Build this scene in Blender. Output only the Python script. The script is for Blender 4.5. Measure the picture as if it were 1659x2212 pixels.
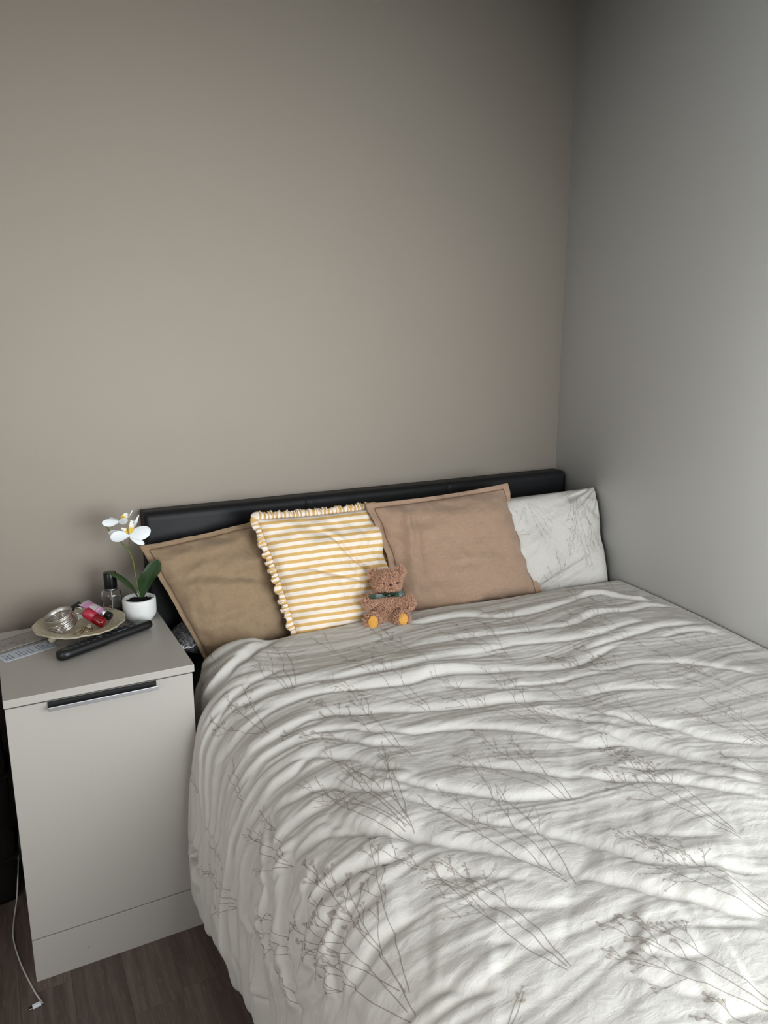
import bpy, bmesh, math, random
import numpy as np
from mathutils import Vector, Matrix, noise

# ------------------------------------------------------------------ camera, light, exposure
for o in list(bpy.data.objects): bpy.data.objects.remove(o)
SC = bpy.context.scene
COL = SC.collection
CAM = np.array([-1.7714, -2.0739, 1.3763]); YAW, PITCH, FPX = .4852, -.2236, 1662.0
cd = bpy.data.cameras.new('camera'); cam = bpy.data.objects.new('camera', cd); COL.objects.link(cam)
cam.location = CAM; cam.rotation_euler = (math.pi/2+PITCH, 0, -YAW)
cd.sensor_fit = 'VERTICAL'; cd.sensor_height = 24; cd.lens = FPX*24/2212; cd.clip_start = .02
SC.camera = cam
world = bpy.data.worlds.new('daylight'); SC.world = world; world.use_nodes = True
bg = world.node_tree.nodes['Background']; bg.inputs[0].default_value = (.75, .87, 1, 1); bg.inputs[1].default_value = 1.0

def area_light(name, loc, rot, sx, sy, power, color):
    l = bpy.data.lights.new(name, 'AREA'); l.shape = 'RECTANGLE'; l.size = sx; l.size_y = sy; l.energy = power; l.color = color
    o = bpy.data.objects.new(name, l); COL.objects.link(o); o.location = loc; o.rotation_euler = rot
    return o
# daylight coming in through the window in the wall behind the camera
WX0, WX1, WZ0, WZ1, ROOM_Y, ROOM_X, ROOM_Z = -1.40, -.12, .50, 1.60, -2.5, -3.0, 2.5
area_light('window_daylight', ((WX0+WX1)/2, ROOM_Y+.03, (WZ0+WZ1)/2), (math.radians(90), 0, 0), WX1-WX0-.08, WZ1-WZ0-.08, 36, (.90, .96, 1))
VY0, VY1 = -2.40, -1.35
area_light('side_fill_light', (ROOM_X+.03, (VY0+VY1)/2, (WZ0+WZ1)/2), (math.radians(90), 0, math.radians(-90)), VY1-VY0-.08, WZ1-WZ0-.08, 10.5, (1, .985, .965))  # fill lamp added to brighten the right wall, no window is known here
SC.view_settings.view_transform = 'Standard'; SC.view_settings.look = 'None'
SC.view_settings.gamma = 1; SC.view_settings.use_curve_mapping = False
SC.view_settings.exposure = 0.16

# ------------------------------------------------------------------ helpers
random.seed(4); RNG = np.random.default_rng(4)
def lin(c):
    c = [x/255 for x in c]
    return tuple(x/12.92 if x <= .04045 else ((x+.055)/1.055)**2.4 for x in c)+(1,)
class NT:
    def __init__(s, name):
        s.m = bpy.data.materials.new(name); s.m.use_nodes = True; s.t = s.m.node_tree; s.n = s.t.nodes; s.b = s.n['Principled BSDF']
    def add(s, typ, **kw):
        n = s.n.new(typ)
        for k, v in kw.items():
            if k.startswith('i_'):
                k = k[2:]; n.inputs[int(k) if k.isdigit() else k].default_value = v
            else: setattr(n, k, v)
        return n
    def link(s, a, b): s.t.links.new(a, b)
    def coords(s, kind='Object', scale=(1, 1, 1), rot=(0, 0, 0)):
        c = s.add('ShaderNodeTexCoord'); m = s.add('ShaderNodeMapping'); m.inputs['Scale'].default_value = scale; m.inputs['Rotation'].default_value = rot
        s.link(c.outputs[kind], m.inputs[0]); return m.outputs[0]
    def noise(s, vec, scale, detail=3, rough=.5, dist=0):
        n = s.add('ShaderNodeTexNoise', i_Scale=scale, i_Detail=detail, i_Roughness=rough, i_Distortion=dist); s.link(vec, n.inputs['Vector']); return n.outputs['Fac']
    def ramp(s, fac, stops):
        r = s.add('ShaderNodeValToRGB'); e = r.color_ramp.elements
        while len(e) < len(stops): e.new(.5)
        for k, (p, c) in enumerate(stops): e[k].position = p; e[k].color = c
        s.link(fac, r.inputs[0]); return r.outputs[0]
    def mix(s, fac, a, b, mode='MIX'):
        m = s.add('ShaderNodeMix', data_type='RGBA', blend_type=mode)
        for sock, v in ((m.inputs[0], fac), (m.inputs[6], a), (m.inputs[7], b)):
            if hasattr(v, 'node'): s.link(v, sock)
            else: sock.default_value = v
        return m.outputs[2]
    def math(s, op, a, b=0.0):
        m = s.add('ShaderNodeMath', operation=op)
        for k, v in ((0, a), (1, b)):
            if hasattr(v, 'node'): s.link(v, m.inputs[k])
            else: m.inputs[k].default_value = v
        return m.outputs[0]
    def bump(s, h, strength=.3, dist=.001):
        b = s.add('ShaderNodeBump', i_Strength=strength, i_Distance=dist); s.link(h, b.inputs['Height'])
        old = s.b.inputs['Normal'].links
        if old: s.link(old[0].from_socket, b.inputs['Normal'])
        s.link(b.outputs[0], s.b.inputs['Normal'])
    def set(s, color=None, rough=.5, metal=0, spec=.5, **kw):
        if color is not None:
            if hasattr(color, 'node'): s.link(color, s.b.inputs['Base Color'])
            else: s.b.inputs['Base Color'].default_value = color
        s.b.inputs['Roughness'].default_value = rough; s.b.inputs['Metallic'].default_value = metal
        s.b.inputs['Specular IOR Level'].default_value = spec
        for k, v in kw.items(): s.b.inputs[k.replace('_', ' ')].default_value = v
        return s.m
def plain(name, c, rough=.5, metal=0, spec=.5, var=.06, scale=60, bump=.0, **kw):
    t = NT(name); v = t.coords('Object'); n = t.noise(v, scale)
    a = lin(c); b = tuple(x*(1-var*2) for x in a[:3])+(1,)
    col = t.mix(n, b, a)
    if bump: t.bump(n, bump, .002)
    return t.set(col, rough, metal, spec, **kw)

def mesh_obj(name, verts, faces, mats, parent=None, smooth=True, uvs=None, midx=None):
    me = bpy.data.meshes.new(name)
    verts = np.asarray(verts, dtype=np.float64).reshape(-1, 3)
    if isinstance(faces, np.ndarray) and faces.ndim == 2:
        nf, k = faces.shape
        me.vertices.add(len(verts)); me.vertices.foreach_set('co', verts.ravel())
        me.loops.add(nf*k); me.polygons.add(nf)
        me.loops.foreach_set('vertex_index', faces.ravel().astype(np.int32))
        me.polygons.foreach_set('loop_start', (np.arange(nf)*k).astype(np.int32))
        me.update(calc_edges=True)
    else:
        me.from_pydata(verts.tolist(), [], [list(map(int, f)) for f in faces]); me.update()
    me.validate()
    if not isinstance(mats, (list, tuple)): mats = [mats]
    for m in mats: me.materials.append(m)
    if midx is not None: me.polygons.foreach_set('material_index', np.asarray(midx, dtype=np.int32))
    if smooth: me.polygons.foreach_set('use_smooth', np.ones(len(me.polygons), bool))
    if uvs is not None:
        l = me.uv_layers.new(name='UVMap'); vi = np.zeros(len(me.loops), np.int32); me.loops.foreach_get('vertex_index', vi)
        l.data.foreach_set('uv', np.asarray(uvs, float)[vi].ravel())
    o = bpy.data.objects.new(name, me); COL.objects.link(o)
    if parent: o.parent = parent
    return o
def bm_obj(name, bm, m, parent=None, smooth=True, bevel=0, seg=2):
    me = bpy.data.meshes.new(name); bmesh.ops.recalc_face_normals(bm, faces=bm.faces); bm.to_mesh(me); bm.free()
    for x in (m if isinstance(m, (list, tuple)) else [m]): me.materials.append(x)
    if smooth: me.polygons.foreach_set('use_smooth', np.ones(len(me.polygons), bool))
    o = bpy.data.objects.new(name, me); COL.objects.link(o)
    if parent: o.parent = parent
    if bevel:
        b = o.modifiers.new('bevel', 'BEVEL'); b.width = bevel; b.segments = seg; b.limit_method = 'ANGLE'; b.harden_normals = True
    elif smooth:
        pass
    return o
def thing(name, label, cat, loc=(0, 0, 0), rot=(0, 0, 0), group=None):
    o = bpy.data.objects.new(name, None); COL.objects.link(o); o.location = loc; o.rotation_euler = rot; o.empty_display_size = .02
    return tag(o, label, cat, group)
def tag(o, label, cat, group=None):
    o['label'] = label; o['category'] = cat
    if group: o['group'] = group
    return o
def struct(o): o['kind'] = 'structure'; return o
def box_bm(bm, x0, x1, y0, y1, z0, z1):
    r = bmesh.ops.create_cube(bm, size=1)['verts']
    for v in r: v.co = Vector(((x0+x1)/2+v.co.x*(x1-x0), (y0+y1)/2+v.co.y*(y1-y0), (z0+z1)/2+v.co.z*(z1-z0)))
    return r
def box(name, x0, x1, y0, y1, z0, z1, m, parent=None, bevel=.001, seg=2):
    bm = bmesh.new(); box_bm(bm, x0, x1, y0, y1, z0, z1)
    return bm_obj(name, bm, m, parent, bevel=bevel, seg=seg)
def lathe(name, prof, m, parent=None, n=48, mod=None, close=False):
    prof = np.array(prof, float); k = len(prof); V = []
    for i in range(n):
        a = 2*math.pi*i/n
        for j, (r, z) in enumerate(prof):
            if mod: r, z = mod(r, z, a, j)
            V.append((r*math.cos(a), r*math.sin(a), z))
    F = [(i*k+j, ((i+1) % n)*k+j, ((i+1) % n)*k+j+1, i*k+j+1) for i in range(n) for j in range(k-1)]
    return mesh_obj(name, V, F, m, parent)
def tube_geo(pts, rad, n=8, cap=True, base=0):
    pts = [Vector(p) for p in pts]; V = []; F = []
    up = Vector((0, 0, 1)); m = len(pts); a0 = None
    for i, p in enumerate(pts):
        t = (pts[min(i+1, m-1)]-pts[max(i-1, 0)]).normalized()
        if a0 is None: a0 = t.orthogonal().normalized()
        a0 = (a0-t*a0.dot(t)).normalized(); b0 = t.cross(a0)
        r = rad[i] if hasattr(rad, '__len__') else rad
        for k in range(n):
            an = 2*math.pi*k/n; V.append(p+(a0*math.cos(an)+b0*math.sin(an))*r)
    for i in range(m-1):
        for k in range(n):
            F.append((base+i*n+k, base+i*n+(k+1) % n, base+(i+1)*n+(k+1) % n, base+(i+1)*n+k))
    if cap: F.append(tuple(base+k for k in range(n))[::-1]); F.append(tuple(base+(m-1)*n+k for k in range(n)))
    return V, F
def tube(name, pts, rad, m, parent=None, n=8):
    V, F = tube_geo(pts, rad, n); return mesh_obj(name, [tuple(v) for v in V], F, m, parent)
def spline(pts, n=6): return catmull(pts, n)
def catmull(pts, n):
    pts = np.array(pts, float)
    P = np.vstack([2*pts[0]-pts[1], pts, 2*pts[-1]-pts[-2]])
    out = []
    for i in range(1, len(P)-2):
        t = np.linspace(0, 1, n, endpoint=False)[:, None]
        a, b, c, d = P[i-1], P[i], P[i+1], P[i+2]
        out.append(.5*((2*b)+(c-a)*t+(2*a-5*b+4*c-d)*t**2+(3*b-a-3*c+d)*t**3))
    out.append(P[-2][None])
    return np.vstack(out)

def sstep(a, b, x):
    t = np.clip((x-a)/(b-a), 0, 1)
    return t*t*(3-2*t)

# ---- duvet base surface: u = metres across (from the wall, over the left edge, down the side), v = metres from the head edge
SEC = catmull([(-.004, .600), (-.25, .606), (-.6, .610), (-.95, .611), (-1.15, .603), (-1.275, .576), (-1.355, .515), (-1.397, .42),
               (-1.416, .31), (-1.42, .2), (-1.418, .11), (-1.40, .088), (-1.375, .10)], 40)
SECL = np.concatenate([[0], np.cumsum(np.linalg.norm(np.diff(SEC, axis=0), axis=1))])
SECT = np.gradient(SEC, axis=0); SECT /= np.linalg.norm(SECT, axis=1)[:, None]
SECN = np.stack([SECT[:, 1]*-1, SECT[:, 0]], 1)*-1      # outward normal of the section, before sign fix
SECN = np.where((SECN[:, 1:2] < 0) & (SEC[:, 1:2] > .5), -SECN, SECN)
if SECN[0, 1] < 0: SECN = -SECN
UMAX = SECL[-1]; YH, RH, VMAX = -.315, .028, 2.02
def duvet_base(u, v):
    x = np.interp(u, SECL, SEC[:, 0]); z = np.interp(u, SECL, SEC[:, 1])
    nx = np.interp(u, SECL, SECN[:, 0]); nz = np.interp(u, SECL, SECN[:, 1])
    th = np.clip(v/RH, 0, np.pi)
    y = YH-RH+RH*np.sin(th)
    off = -RH-RH*np.cos(th)
    y = np.where(v > np.pi*RH, YH-RH-(v-np.pi*RH), y)
    y = np.where(v < 0, YH-RH+v*1.0, y)
    # slack of the whole top: a little higher at the pillows, lower down the bed
    dz = .016*sstep(-.75, -.30, y)-.022*sstep(-.5, -1.0, y)
    dz = dz+.012*sstep(-.75, -.33, y)*sstep(-.2, -.9, x)
    dz = dz*sstep(.15, .5, z)
    dz = dz+.07*sstep(-.60, -.33, y)*sstep(-1.18, -1.38, x)*sstep(.25, .5, z)
    # the foot end rolls over the mattress edge
    w = np.clip((-1.86-y)/.16, 0, 1.05)
    off = off-.16*(1-np.sqrt(np.clip(1-w*w, 0, 1)))*sstep(.2, .5, z)
    # squeezed between bed and cabinet, bellying out in front of the cabinet
    k = .985+.034*sstep(-.445, -.50, y)-.014*sstep(-.55, -.85, y)
    x = x*np.where(x < -1.1, 1+(k-1)*sstep(-1.1, -1.38, x), 1)
    # the head corner slopes down to the left
    return np.stack([x+nx*off, y, z+nz*off+dz], -1)
# creases in the duvet cover: depth mm, width mm, course over the cloth in mm (across, down)
FOLDS = [
 (10,9,[(1438,80),(1411,80),(1368,103),(1305,106),(1236,90),(1183,83)]),
 (21,8,[(1120,86),(1166,80),(1209,106),(1272,153),(1339,179),(1392,183),(1445,170),(1498,176),(1537,179),(1604,173),(1686,140),(1633,312),(1683,299),(1703,342),(1743,352)]),
 (7,9,[(1461,316),(1421,292),(1362,279),(1332,269),(1289,256),(1239,246),(1193,233)]),
 (9,9,[(1355,269),(1325,276),(1285,296),(1239,296),(1199,306),(1160,319),(1070,342),(971,359),(914,366),(865,372),(769,379),(643,379)]),
 (9,8,[(1431,346),(1365,369),(1309,369),(1262,362),(1213,359),(1163,362),(1090,385),(1014,409),(948,425),(891,419),(828,435),(755,445)]),
 (8,8,[(1348,445),(1319,445),(1276,455),(1232,462),(1193,469)]),
 (10,9,[(1458,419),(1378,439),(1345,442),(1299,449),(1256,449),(1213,445),(1166,442),(1113,469),(1057,485),(1001,515),(961,528),(871,558),(808,575),(722,611),(653,621)]),
 (8,8,[(1292,488),(1252,488),(1206,498),(1160,518),(1110,555),(1044,591),(974,608),(901,651),(848,698),(792,758),(745,807)]),
 (8,9,[(1398,488),(1352,482),(1309,482),(1276,492),(1232,508),(1189,532),(1153,581),(1067,631)]),
 (9,9,[(1385,548),(1335,558),(1295,565),(1259,552),(1236,565),(1196,608),(1166,668),(1123,724)]),
 (8,10,[(1378,595),(1348,605),(1315,625),(1282,635),(1259,648),(1226,698),(1179,744),(1150,774)]),
 (9,11,[(1193,675),(1156,731),(1117,777),(1054,827),(1014,864),(941,897),(898,917)]),
 (7,10,[(1213,714),(1170,781),(1133,831),(1097,887),(1057,924),(1017,974),(984,1013)]),
 (10,12,[(1309,701),(1282,758),(1259,807),(1213,857),(1186,894),(1150,930),(1123,960),(1090,1000),(1064,1030),(1040,1076)]),
 (10,12,[(1044,1063),(1027,1086),(997,1120),(971,1156),(934,1193),(904,1233),(868,1256)]),
 (10,12,[(1007,974),(984,1007),(957,1053),(938,1086),(911,1113),(855,1146),(815,1183),(792,1199)]),
 (8,11,[(1047,711),(991,758),(938,804),(898,847),(861,877)]),
 (8,11,[(875,851),(822,897),(769,937),(719,980),(676,1027),(626,1080)]),
 (7,11,[(818,751),(775,794),(696,821),(643,880),(613,930),(576,974),(543,1020)]),
 (6,11,[(792,864),(739,907),(679,944),(649,990),(583,1047)]),
 (8,8,[(845,123),(782,163),(649,163),(563,203),(444,206),(305,189),(205,170),(116,226)]),
 (6,8,[(898,266),(848,273),(765,286),(656,302),(573,309),(480,309),(388,316),(292,292),(189,299)]),
 (7,9,[(971,352),(914,362),(822,362),(722,366),(629,356),(527,369),(411,395),(292,405)]),
 (8,9,[(1001,412),(898,425),(798,449),(692,469),(623,485),(543,495),(437,475),(341,455)]),
 (7,9,[(782,532),(709,542),(636,552),(553,552),(487,575)]),
 (5,9,[(904,462),(835,502),(769,542),(729,568)]),
 (6,10,[(795,625),(745,681),(686,741),(663,781)]),
 (8,7,[(351,306),(262,299),(159,302),(80,299),(23,322)]),
 (13,6,[(239,179),(166,173),(126,216),(89,256),(56,276)]),
 (7,8,[(427,392),(351,392),(255,379),(189,379)]),
 (8,8,[(477,449),(374,439),(262,425),(176,422),(103,435),(50,445)]),
 (6,8,[(225,469),(139,465),(70,482),(40,512)]),
 (6,9,[(553,532),(484,552),(394,555),(338,575),(285,595),(229,648),(146,728)]),
 (6,10,[(636,625),(547,635),(461,671),(398,694)]),
 (8,11,[(696,691),(643,734),(606,781),(567,814),(533,871),(484,910),(441,944)]),
 (6,11,[(736,734),(699,794),(666,851),(633,904),(610,934)]),
 (12,10,[(1428,512),(1474,515),(1517,532),(1580,532),(1637,535),(1700,548),(1746,568)]),
 (11,9,[(1382,585),(1415,595),(1478,588),(1527,601),(1570,611),(1590,638)]),
 (12,10,[(1365,585),(1388,635),(1418,671),(1451,704),(1507,721),(1567,754),(1623,774)]),
 (10,10,[(1276,691),(1315,678),(1358,665),(1392,665),(1418,691),(1454,708)]),
 (12,11,[(1345,698),(1372,711),(1401,738),(1441,754),(1478,777),(1531,814),(1577,854)]),
 (10,11,[(1325,781),(1355,797),(1385,814),(1418,824),(1441,824)]),
 (10,11,[(1236,897),(1276,874),(1315,851),(1355,837),(1392,834),(1415,827)]),
 (10,11,[(1365,894),(1395,887),(1428,874),(1464,890)]),
 (12,12,[(1322,904),(1358,910),(1392,924),(1418,947),(1451,964)]),
 (10,13,[(1276,993),(1312,987),(1345,987),(1385,990),(1425,980)]),
 (7,11,[(1365,718),(1319,744),(1279,781),(1236,827),(1206,871)]),
 (7,14,[(1325,1096),(1302,1113),(1279,1140),(1246,1163)]),
 (5,13,[(1226,1093),(1186,1126),(1153,1163)]),
 (6,13,[(1239,944),(1189,974),(1146,1010),(1107,1050)]),
 (6,13,[(1219,1017),(1176,1053),(1133,1086),(1080,1106)]),
 (5,13,[(1077,1209),(1040,1243),(997,1266)]),
 (6,13,[(1107,1229),(1083,1259),(1067,1286),(1030,1312)]),
 (5,13,[(981,1209),(941,1239),(881,1266)]),
 (6,14,[(997,1352),(1020,1342),(1057,1332)]),
 (5,12,[(881,1043),(835,1080),(782,1110)]),
 (8,8,[(1680,442),(1716,462),(1743,485)]),
 (6,7,[(1547,356),(1554,415),(1564,442)]),
 (7,8,[(1494,651),(1517,698),(1551,721)]),
 (8,9,[(1703,641),(1693,701)]),
 (7,7,[(1491,90),(1451,96),(1405,126),(1358,146)])]
# printed sprigs: kind, foot of the stem and tip, in mm on the cloth
SPRIGS = [
 ('w',1199,335,1215,106),
 ('b',1288,441,1335,226),
 ('b',977,518,1066,249),
 ('t',1096,667,1196,355),
 ('t',884,362,950,142),
 ('w',1053,219,1056,106),
 ('w',1209,850,1268,538),
 ('w',1199,840,1212,581),
 ('b',682,451,725,209),
 ('w',553,348,569,113),
 ('w',798,711,858,382),
 ('w',599,860,705,534),
 ('t',447,674,523,378),
 ('b',308,495,377,212),
 ('w',109,684,172,422),
 ('b',268,837,344,528),
 ('w',437,973,443,714),
 ('b',921,923,993,641),
 ('w',1063,1073,1083,727),
 ('b',1159,1199,1225,877),
 ('t',755,1132,781,784),
 ('b',854,1269,934,996),
 ('t',987,1362,1073,1119),
 ('t',1345,1079,1351,740),
 ('t',1355,1103,1388,807),
 ('w',1384,724,1447,521),
 ('w',1583,571,1653,345),
 ('b',543,1046,616,920),
 ('t',1023,1382,1070,1305),
 ('b',1275,1206,1225,1182),
 ('b',1480,817,1537,664),
 ('b',1560,850,1553,764),
 ('w',1507,319,1507,242),
 ('w',92,152,43,79),
 ('b',255,172,202,79),
 ('w',1368,172,1368,76),
 ('w',231,322,208,169),
 ('w',1408,498,1384,402),
 ('w',473,917,367,923)]
# ------------------------------------------------------------------ room
m_taupe = NT('taupe_wall_paint'); v = m_taupe.coords('Object'); nn = m_taupe.noise(v, 2.0, 4); nf = m_taupe.noise(v, 260, 2)
m_taupe.bump(nf, .08, .001)
wall_taupe = m_taupe.set(m_taupe.mix(nn, lin((161, 151, 139)), lin((167, 157, 145))), .62, 0, .3)
t = NT('white_wall_paint'); v = t.coords('Object'); nn = t.noise(v, 2.3, 4); nf = t.noise(v, 240, 2); t.bump(nf, .08, .001)
sc = t.noise(t.coords('Object', (6, 6, 30), (0.4, 0, 0)), 9, 5, .6)                      # faint scuffs
scm = t.ramp(sc, [(.0, (0, 0, 0, 1)), (.715, (0, 0, 0, 1)), (.73, (.35, .35, .35, 1)), (.745, (0, 0, 0, 1))])
wall_white = t.set(t.mix(scm, t.mix(nn, lin((231, 232, 230)), lin((236, 236, 235))), lin((190, 186, 178))), .6, 0, .3)
ceil_m = plain('ceiling_paint', (236, 236, 234), .8)
trim_m = plain('white_trim_paint', (222, 222, 218), .4)

struct(box('wall_back', ROOM_X-.1, .1, 0, .1, 0, ROOM_Z, wall_taupe, bevel=0))
struct(box('wall_right', 0, .1, ROOM_Y-.1, 0, 0, ROOM_Z, wall_white, bevel=0))
bm = bmesh.new()
box_bm(bm, ROOM_X-.1, ROOM_X, ROOM_Y-.1, VY0, 0, ROOM_Z); box_bm(bm, ROOM_X-.1, ROOM_X, VY1, 0, 0, ROOM_Z)
box_bm(bm, ROOM_X-.1, ROOM_X, VY0, VY1, 0, WZ0); box_bm(bm, ROOM_X-.1, ROOM_X, VY0, VY1, WZ1, ROOM_Z)  # opening left for the added side window
struct(bm_obj('wall_left', bm, wall_white, smooth=False))
bm = bmesh.new(); a_, b_ = ROOM_X-.07, ROOM_X-.02
box_bm(bm, a_, b_, VY0, VY0+.05, WZ0, WZ1); box_bm(bm, a_, b_, VY1-.05, VY1, WZ0, WZ1); box_bm(bm, a_, b_, VY0+.05, VY1-.05, WZ0, WZ0+.05); box_bm(bm, a_, b_, VY0+.05, VY1-.05, WZ1-.05, WZ1)
added_win = struct(bm_obj('added_side_window', bm, trim_m, bevel=.003))  # frame made up to go with the side fill lamp
struct(box('ceiling', ROOM_X-.1, .1, ROOM_Y-.1, .1, ROOM_Z, ROOM_Z+.1, ceil_m, bevel=0))
bm = bmesh.new()
box_bm(bm, ROOM_X, WX0, ROOM_Y-.1, ROOM_Y, 0, ROOM_Z); box_bm(bm, WX1, 0, ROOM_Y-.1, ROOM_Y, 0, ROOM_Z)
box_bm(bm, WX0, WX1, ROOM_Y-.1, ROOM_Y, 0, WZ0); box_bm(bm, WX0, WX1, ROOM_Y-.1, ROOM_Y, WZ1, ROOM_Z)
struct(bm_obj('wall_front', bm, wall_white, smooth=False))
bm = bmesh.new(); y0, y1, w = ROOM_Y-.07, ROOM_Y-.02, .05
box_bm(bm, WX0, WX0+w, y0, y1, WZ0, WZ1); box_bm(bm, WX1-w, WX1, y0, y1, WZ0, WZ1)
box_bm(bm, WX0+w, WX1-w, y0, y1, WZ0, WZ0+w); box_bm(bm, WX0+w, WX1-w, y0, y1, WZ1-w, WZ1)
xm = (WX0+WX1)/2; box_bm(bm, xm-.03, xm+.03, y0, y1, WZ0+w, WZ1-w)
win = struct(bm_obj('window_1', bm, trim_m, bevel=.003))
glass = NT('window_glass').set((1, 1, 1, 1), .0, 0, .5, Transmission_Weight=1.0, IOR=1.45)
box('pane', a_+.02, a_+.026, VY0+.05, VY1-.05, WZ0+.05, WZ1-.05, glass, added_win, bevel=0)  # pane of the made-up side window
for x0, x1 in ((WX0+w, xm-.03), (xm+.03, WX1-w)): box('pane', x0, x1, y0+.02, y0+.026, WZ0+w, WZ1-w, glass, win, bevel=0)
sk = bmesh.new(); box_bm(sk, ROOM_X, -1.5, -.012, 0, 0, .08)
struct(bm_obj('baseboard_back', sk, trim_m, bevel=.003))

# floor: a screed with wood-look boards laid on it
t = NT('floor_screed'); screed = t.set(lin((58, 49, 44)), .8)
fl = struct(box('floor', ROOM_X-.1, .1, ROOM_Y-.1, .1, -.1, -.004, screed, bevel=0))
t = NT('dark_wood_boards'); v = t.coords('Object', (1, 1, 1))
oi = t.add('ShaderNodeObjectInfo'); off = t.add('ShaderNodeVectorMath', operation='ADD'); cmb = t.add('ShaderNodeCombineXYZ')
t.link(t.math('MULTIPLY', oi.outputs['Random'], 31.7), cmb.inputs[1]); t.link(t.math('MULTIPLY', oi.outputs['Random'], 17.1), cmb.inputs[2])
t.link(v, off.inputs[0]); t.link(cmb.outputs[0], off.inputs[1])
mp = t.add('ShaderNodeMapping'); mp.inputs['Scale'].default_value = (34, 2.2, 10); t.link(off.outputs[0], mp.inputs[0])
g1 = t.noise(mp.outputs[0], 1.0, 6, .6, 1.2)
mp2 = t.add('ShaderNodeMapping'); mp2.inputs['Scale'].default_value = (420, 22, 10); t.link(off.outputs[0], mp2.inputs[0])
g2 = t.noise(mp2.outputs[0], 1.0, 4, .6)
c = t.ramp(g1, [(.25, lin((74, 62, 56))), (.5, lin((96, 84, 77))), (.75, lin((120, 107, 97)))])
c = t.mix(t.ramp(g2, [(.55, (0, 0, 0, 1)), (.75, (.5, .5, .5, 1))]), c, lin((150, 134, 118)))
hv = t.mix(oi.outputs['Random'], lin((218, 214, 212)), lin((255, 250, 248)))
c = t.mix(1.0, c, hv, 'MULTIPLY'); t.bump(g2, .25, .0006)
boards = t.set(c, .42, 0, .4)
W = .105; cache = {}
i = 0; x = ROOM_X
xs0 = -1.82-13*W
for i in range(32):
    xa = xs0+i*W; xb = xa+W
    if xb > .0: break
    st = {0: .0, 1: .31, 2: .62, 3: .155, 4: .465}[i % 5]
    ya = ROOM_Y
    joints = [ROOM_Y]; q = -.655-6*.62+st-.31*2
    q = -.655+(0 if i % 2 else .02)+(.0 if 15 <= i <= 16 else st)
    while q > 0: q -= .62
    js = []
    while q > ROOM_Y: js.append(q); q -= .62
    js = [ROOM_Y]+js[::-1]+[0]
    for a, b in zip(js[:-1], js[1:]):
        L = round(b-a, 3)
        if L < .03: continue
        key = L
        if key not in cache:
            bm = bmesh.new(); box_bm(bm, .0002, W-.0002, .0002, L-.0002, -.004, 0)
            bmesh.ops.bevel(bm, geom=[e for e in bm.edges if all(v.co.z > -.001 for v in e.verts)], offset=.0004, segments=1)
            me = bpy.data.meshes.new('floor_board'); bm.to_mesh(me); bm.free(); me.materials.append(boards); cache[key] = me
        o = bpy.data.objects.new('floor_board', cache[key]); COL.objects.link(o); o.location = (xa, a, 0); o.parent = fl

# ------------------------------------------------------------------ pillows
def quilt_normals(P):
    du = np.gradient(P, axis=0); dv = np.gradient(P, axis=1); N = np.cross(du, dv); return N/np.linalg.norm(N, axis=-1)[..., None]
def fbm(x, y, seed=0, octv=3):
    # smooth value noise made of summed random sine waves, cheap and vectorised
    r = np.random.default_rng(seed); out = 0
    for o in range(octv):
        for k in range(6):
            a = r.uniform(0, 2*np.pi); f = 2**o*r.uniform(.7, 1.3); ph = r.uniform(0, 2*np.pi)
            out = out+np.sin(2*np.pi*f*(x*np.cos(a)+y*np.sin(a))+ph)*.5**o/3
    return out
def cushion(name, tl, tr, bl, br, front, back, mat_, parent, n=110, flange=.0, pinch=.05, wave=.0, wr=None, seed=1, size=None, power=.55, parts=None, trim=None):
    """soft cushion over four corner points (front sheet towards the room); returns the front grid for prints"""
    tl, tr, bl, br = [np.array(q, float) for q in (tl, tr, bl, br)]
    s = np.linspace(-1, 1, n); S, T = np.meshgrid(s, s, indexing='ij')          # S across, T up
    def sheet(th, sign, inner=1.0):
        a = S*(1-pinch*(1-T**2)*np.abs(S)**3); b = T*(1-pinch*(1-S**2)*np.abs(T)**3)
        X = (((1-a)*(1-b))[..., None]*bl+((1+a)*(1-b))[..., None]*br+((1-a)*(1+b))[..., None]*tl+((1+a)*(1+b))[..., None]*tr)/4
        N = np.cross(tr-tl+br-bl, tl-bl+tr-br); N /= np.linalg.norm(N)          # towards -y
        if N[1] > 0: N = -N
        u = np.clip(np.abs(S)/(1-flange), 0, 1); v = np.clip(np.abs(T)/(1-flange), 0, 1)
        h = ((1-u**2.6)*(1-v**2.6))**power
        d = sign*th*h
        edge = np.clip((np.maximum(np.abs(S), np.abs(T))-.75)/.25, 0, 1)**.7
        d = d+wave*edge*fbm(S*2.2, T*2.2, seed)
        d = d+.0012*fbm(S*6, T*6, seed+5)*h
        if sign > 0 and wr is not None: d = d+1.7*wr(S, T)*np.clip(h*2, 0, 1)
        if flange: d = d+sign*.0012
        return X+N*d[..., None], N
    A, N = sheet(front, 1); B, _ = sheet(back, -1)
    V = np.vstack([A.reshape(-1, 3), B.reshape(-1, 3)])
    I = np.arange(n*n).reshape(n, n)
    F = np.stack([I[:-1, :-1], I[1:, :-1], I[1:, 1:], I[:-1, 1:]], -1).reshape(-1, 4)
    G = F[:, ::-1]+n*n
    rim = np.concatenate([I[:, 0], I[-1, 1:], I[-2::-1, -1], I[0, -2:0:-1]])
    R = np.stack([rim, rim+n*n, np.roll(rim, -1)+n*n, np.roll(rim, -1)], -1)
    w_ = np.linalg.norm(tr-tl); h_ = np.linalg.norm(tl-bl)
    uv = np.stack([(S.ravel()+1)/2*w_, (T.ravel()+1)/2*h_], -1); uv = np.vstack([uv, uv])
    o = mesh_obj(name, V, np.vstack([F, G, R]), mat_, parent, uvs=uv)
    return o, A, N
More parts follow.
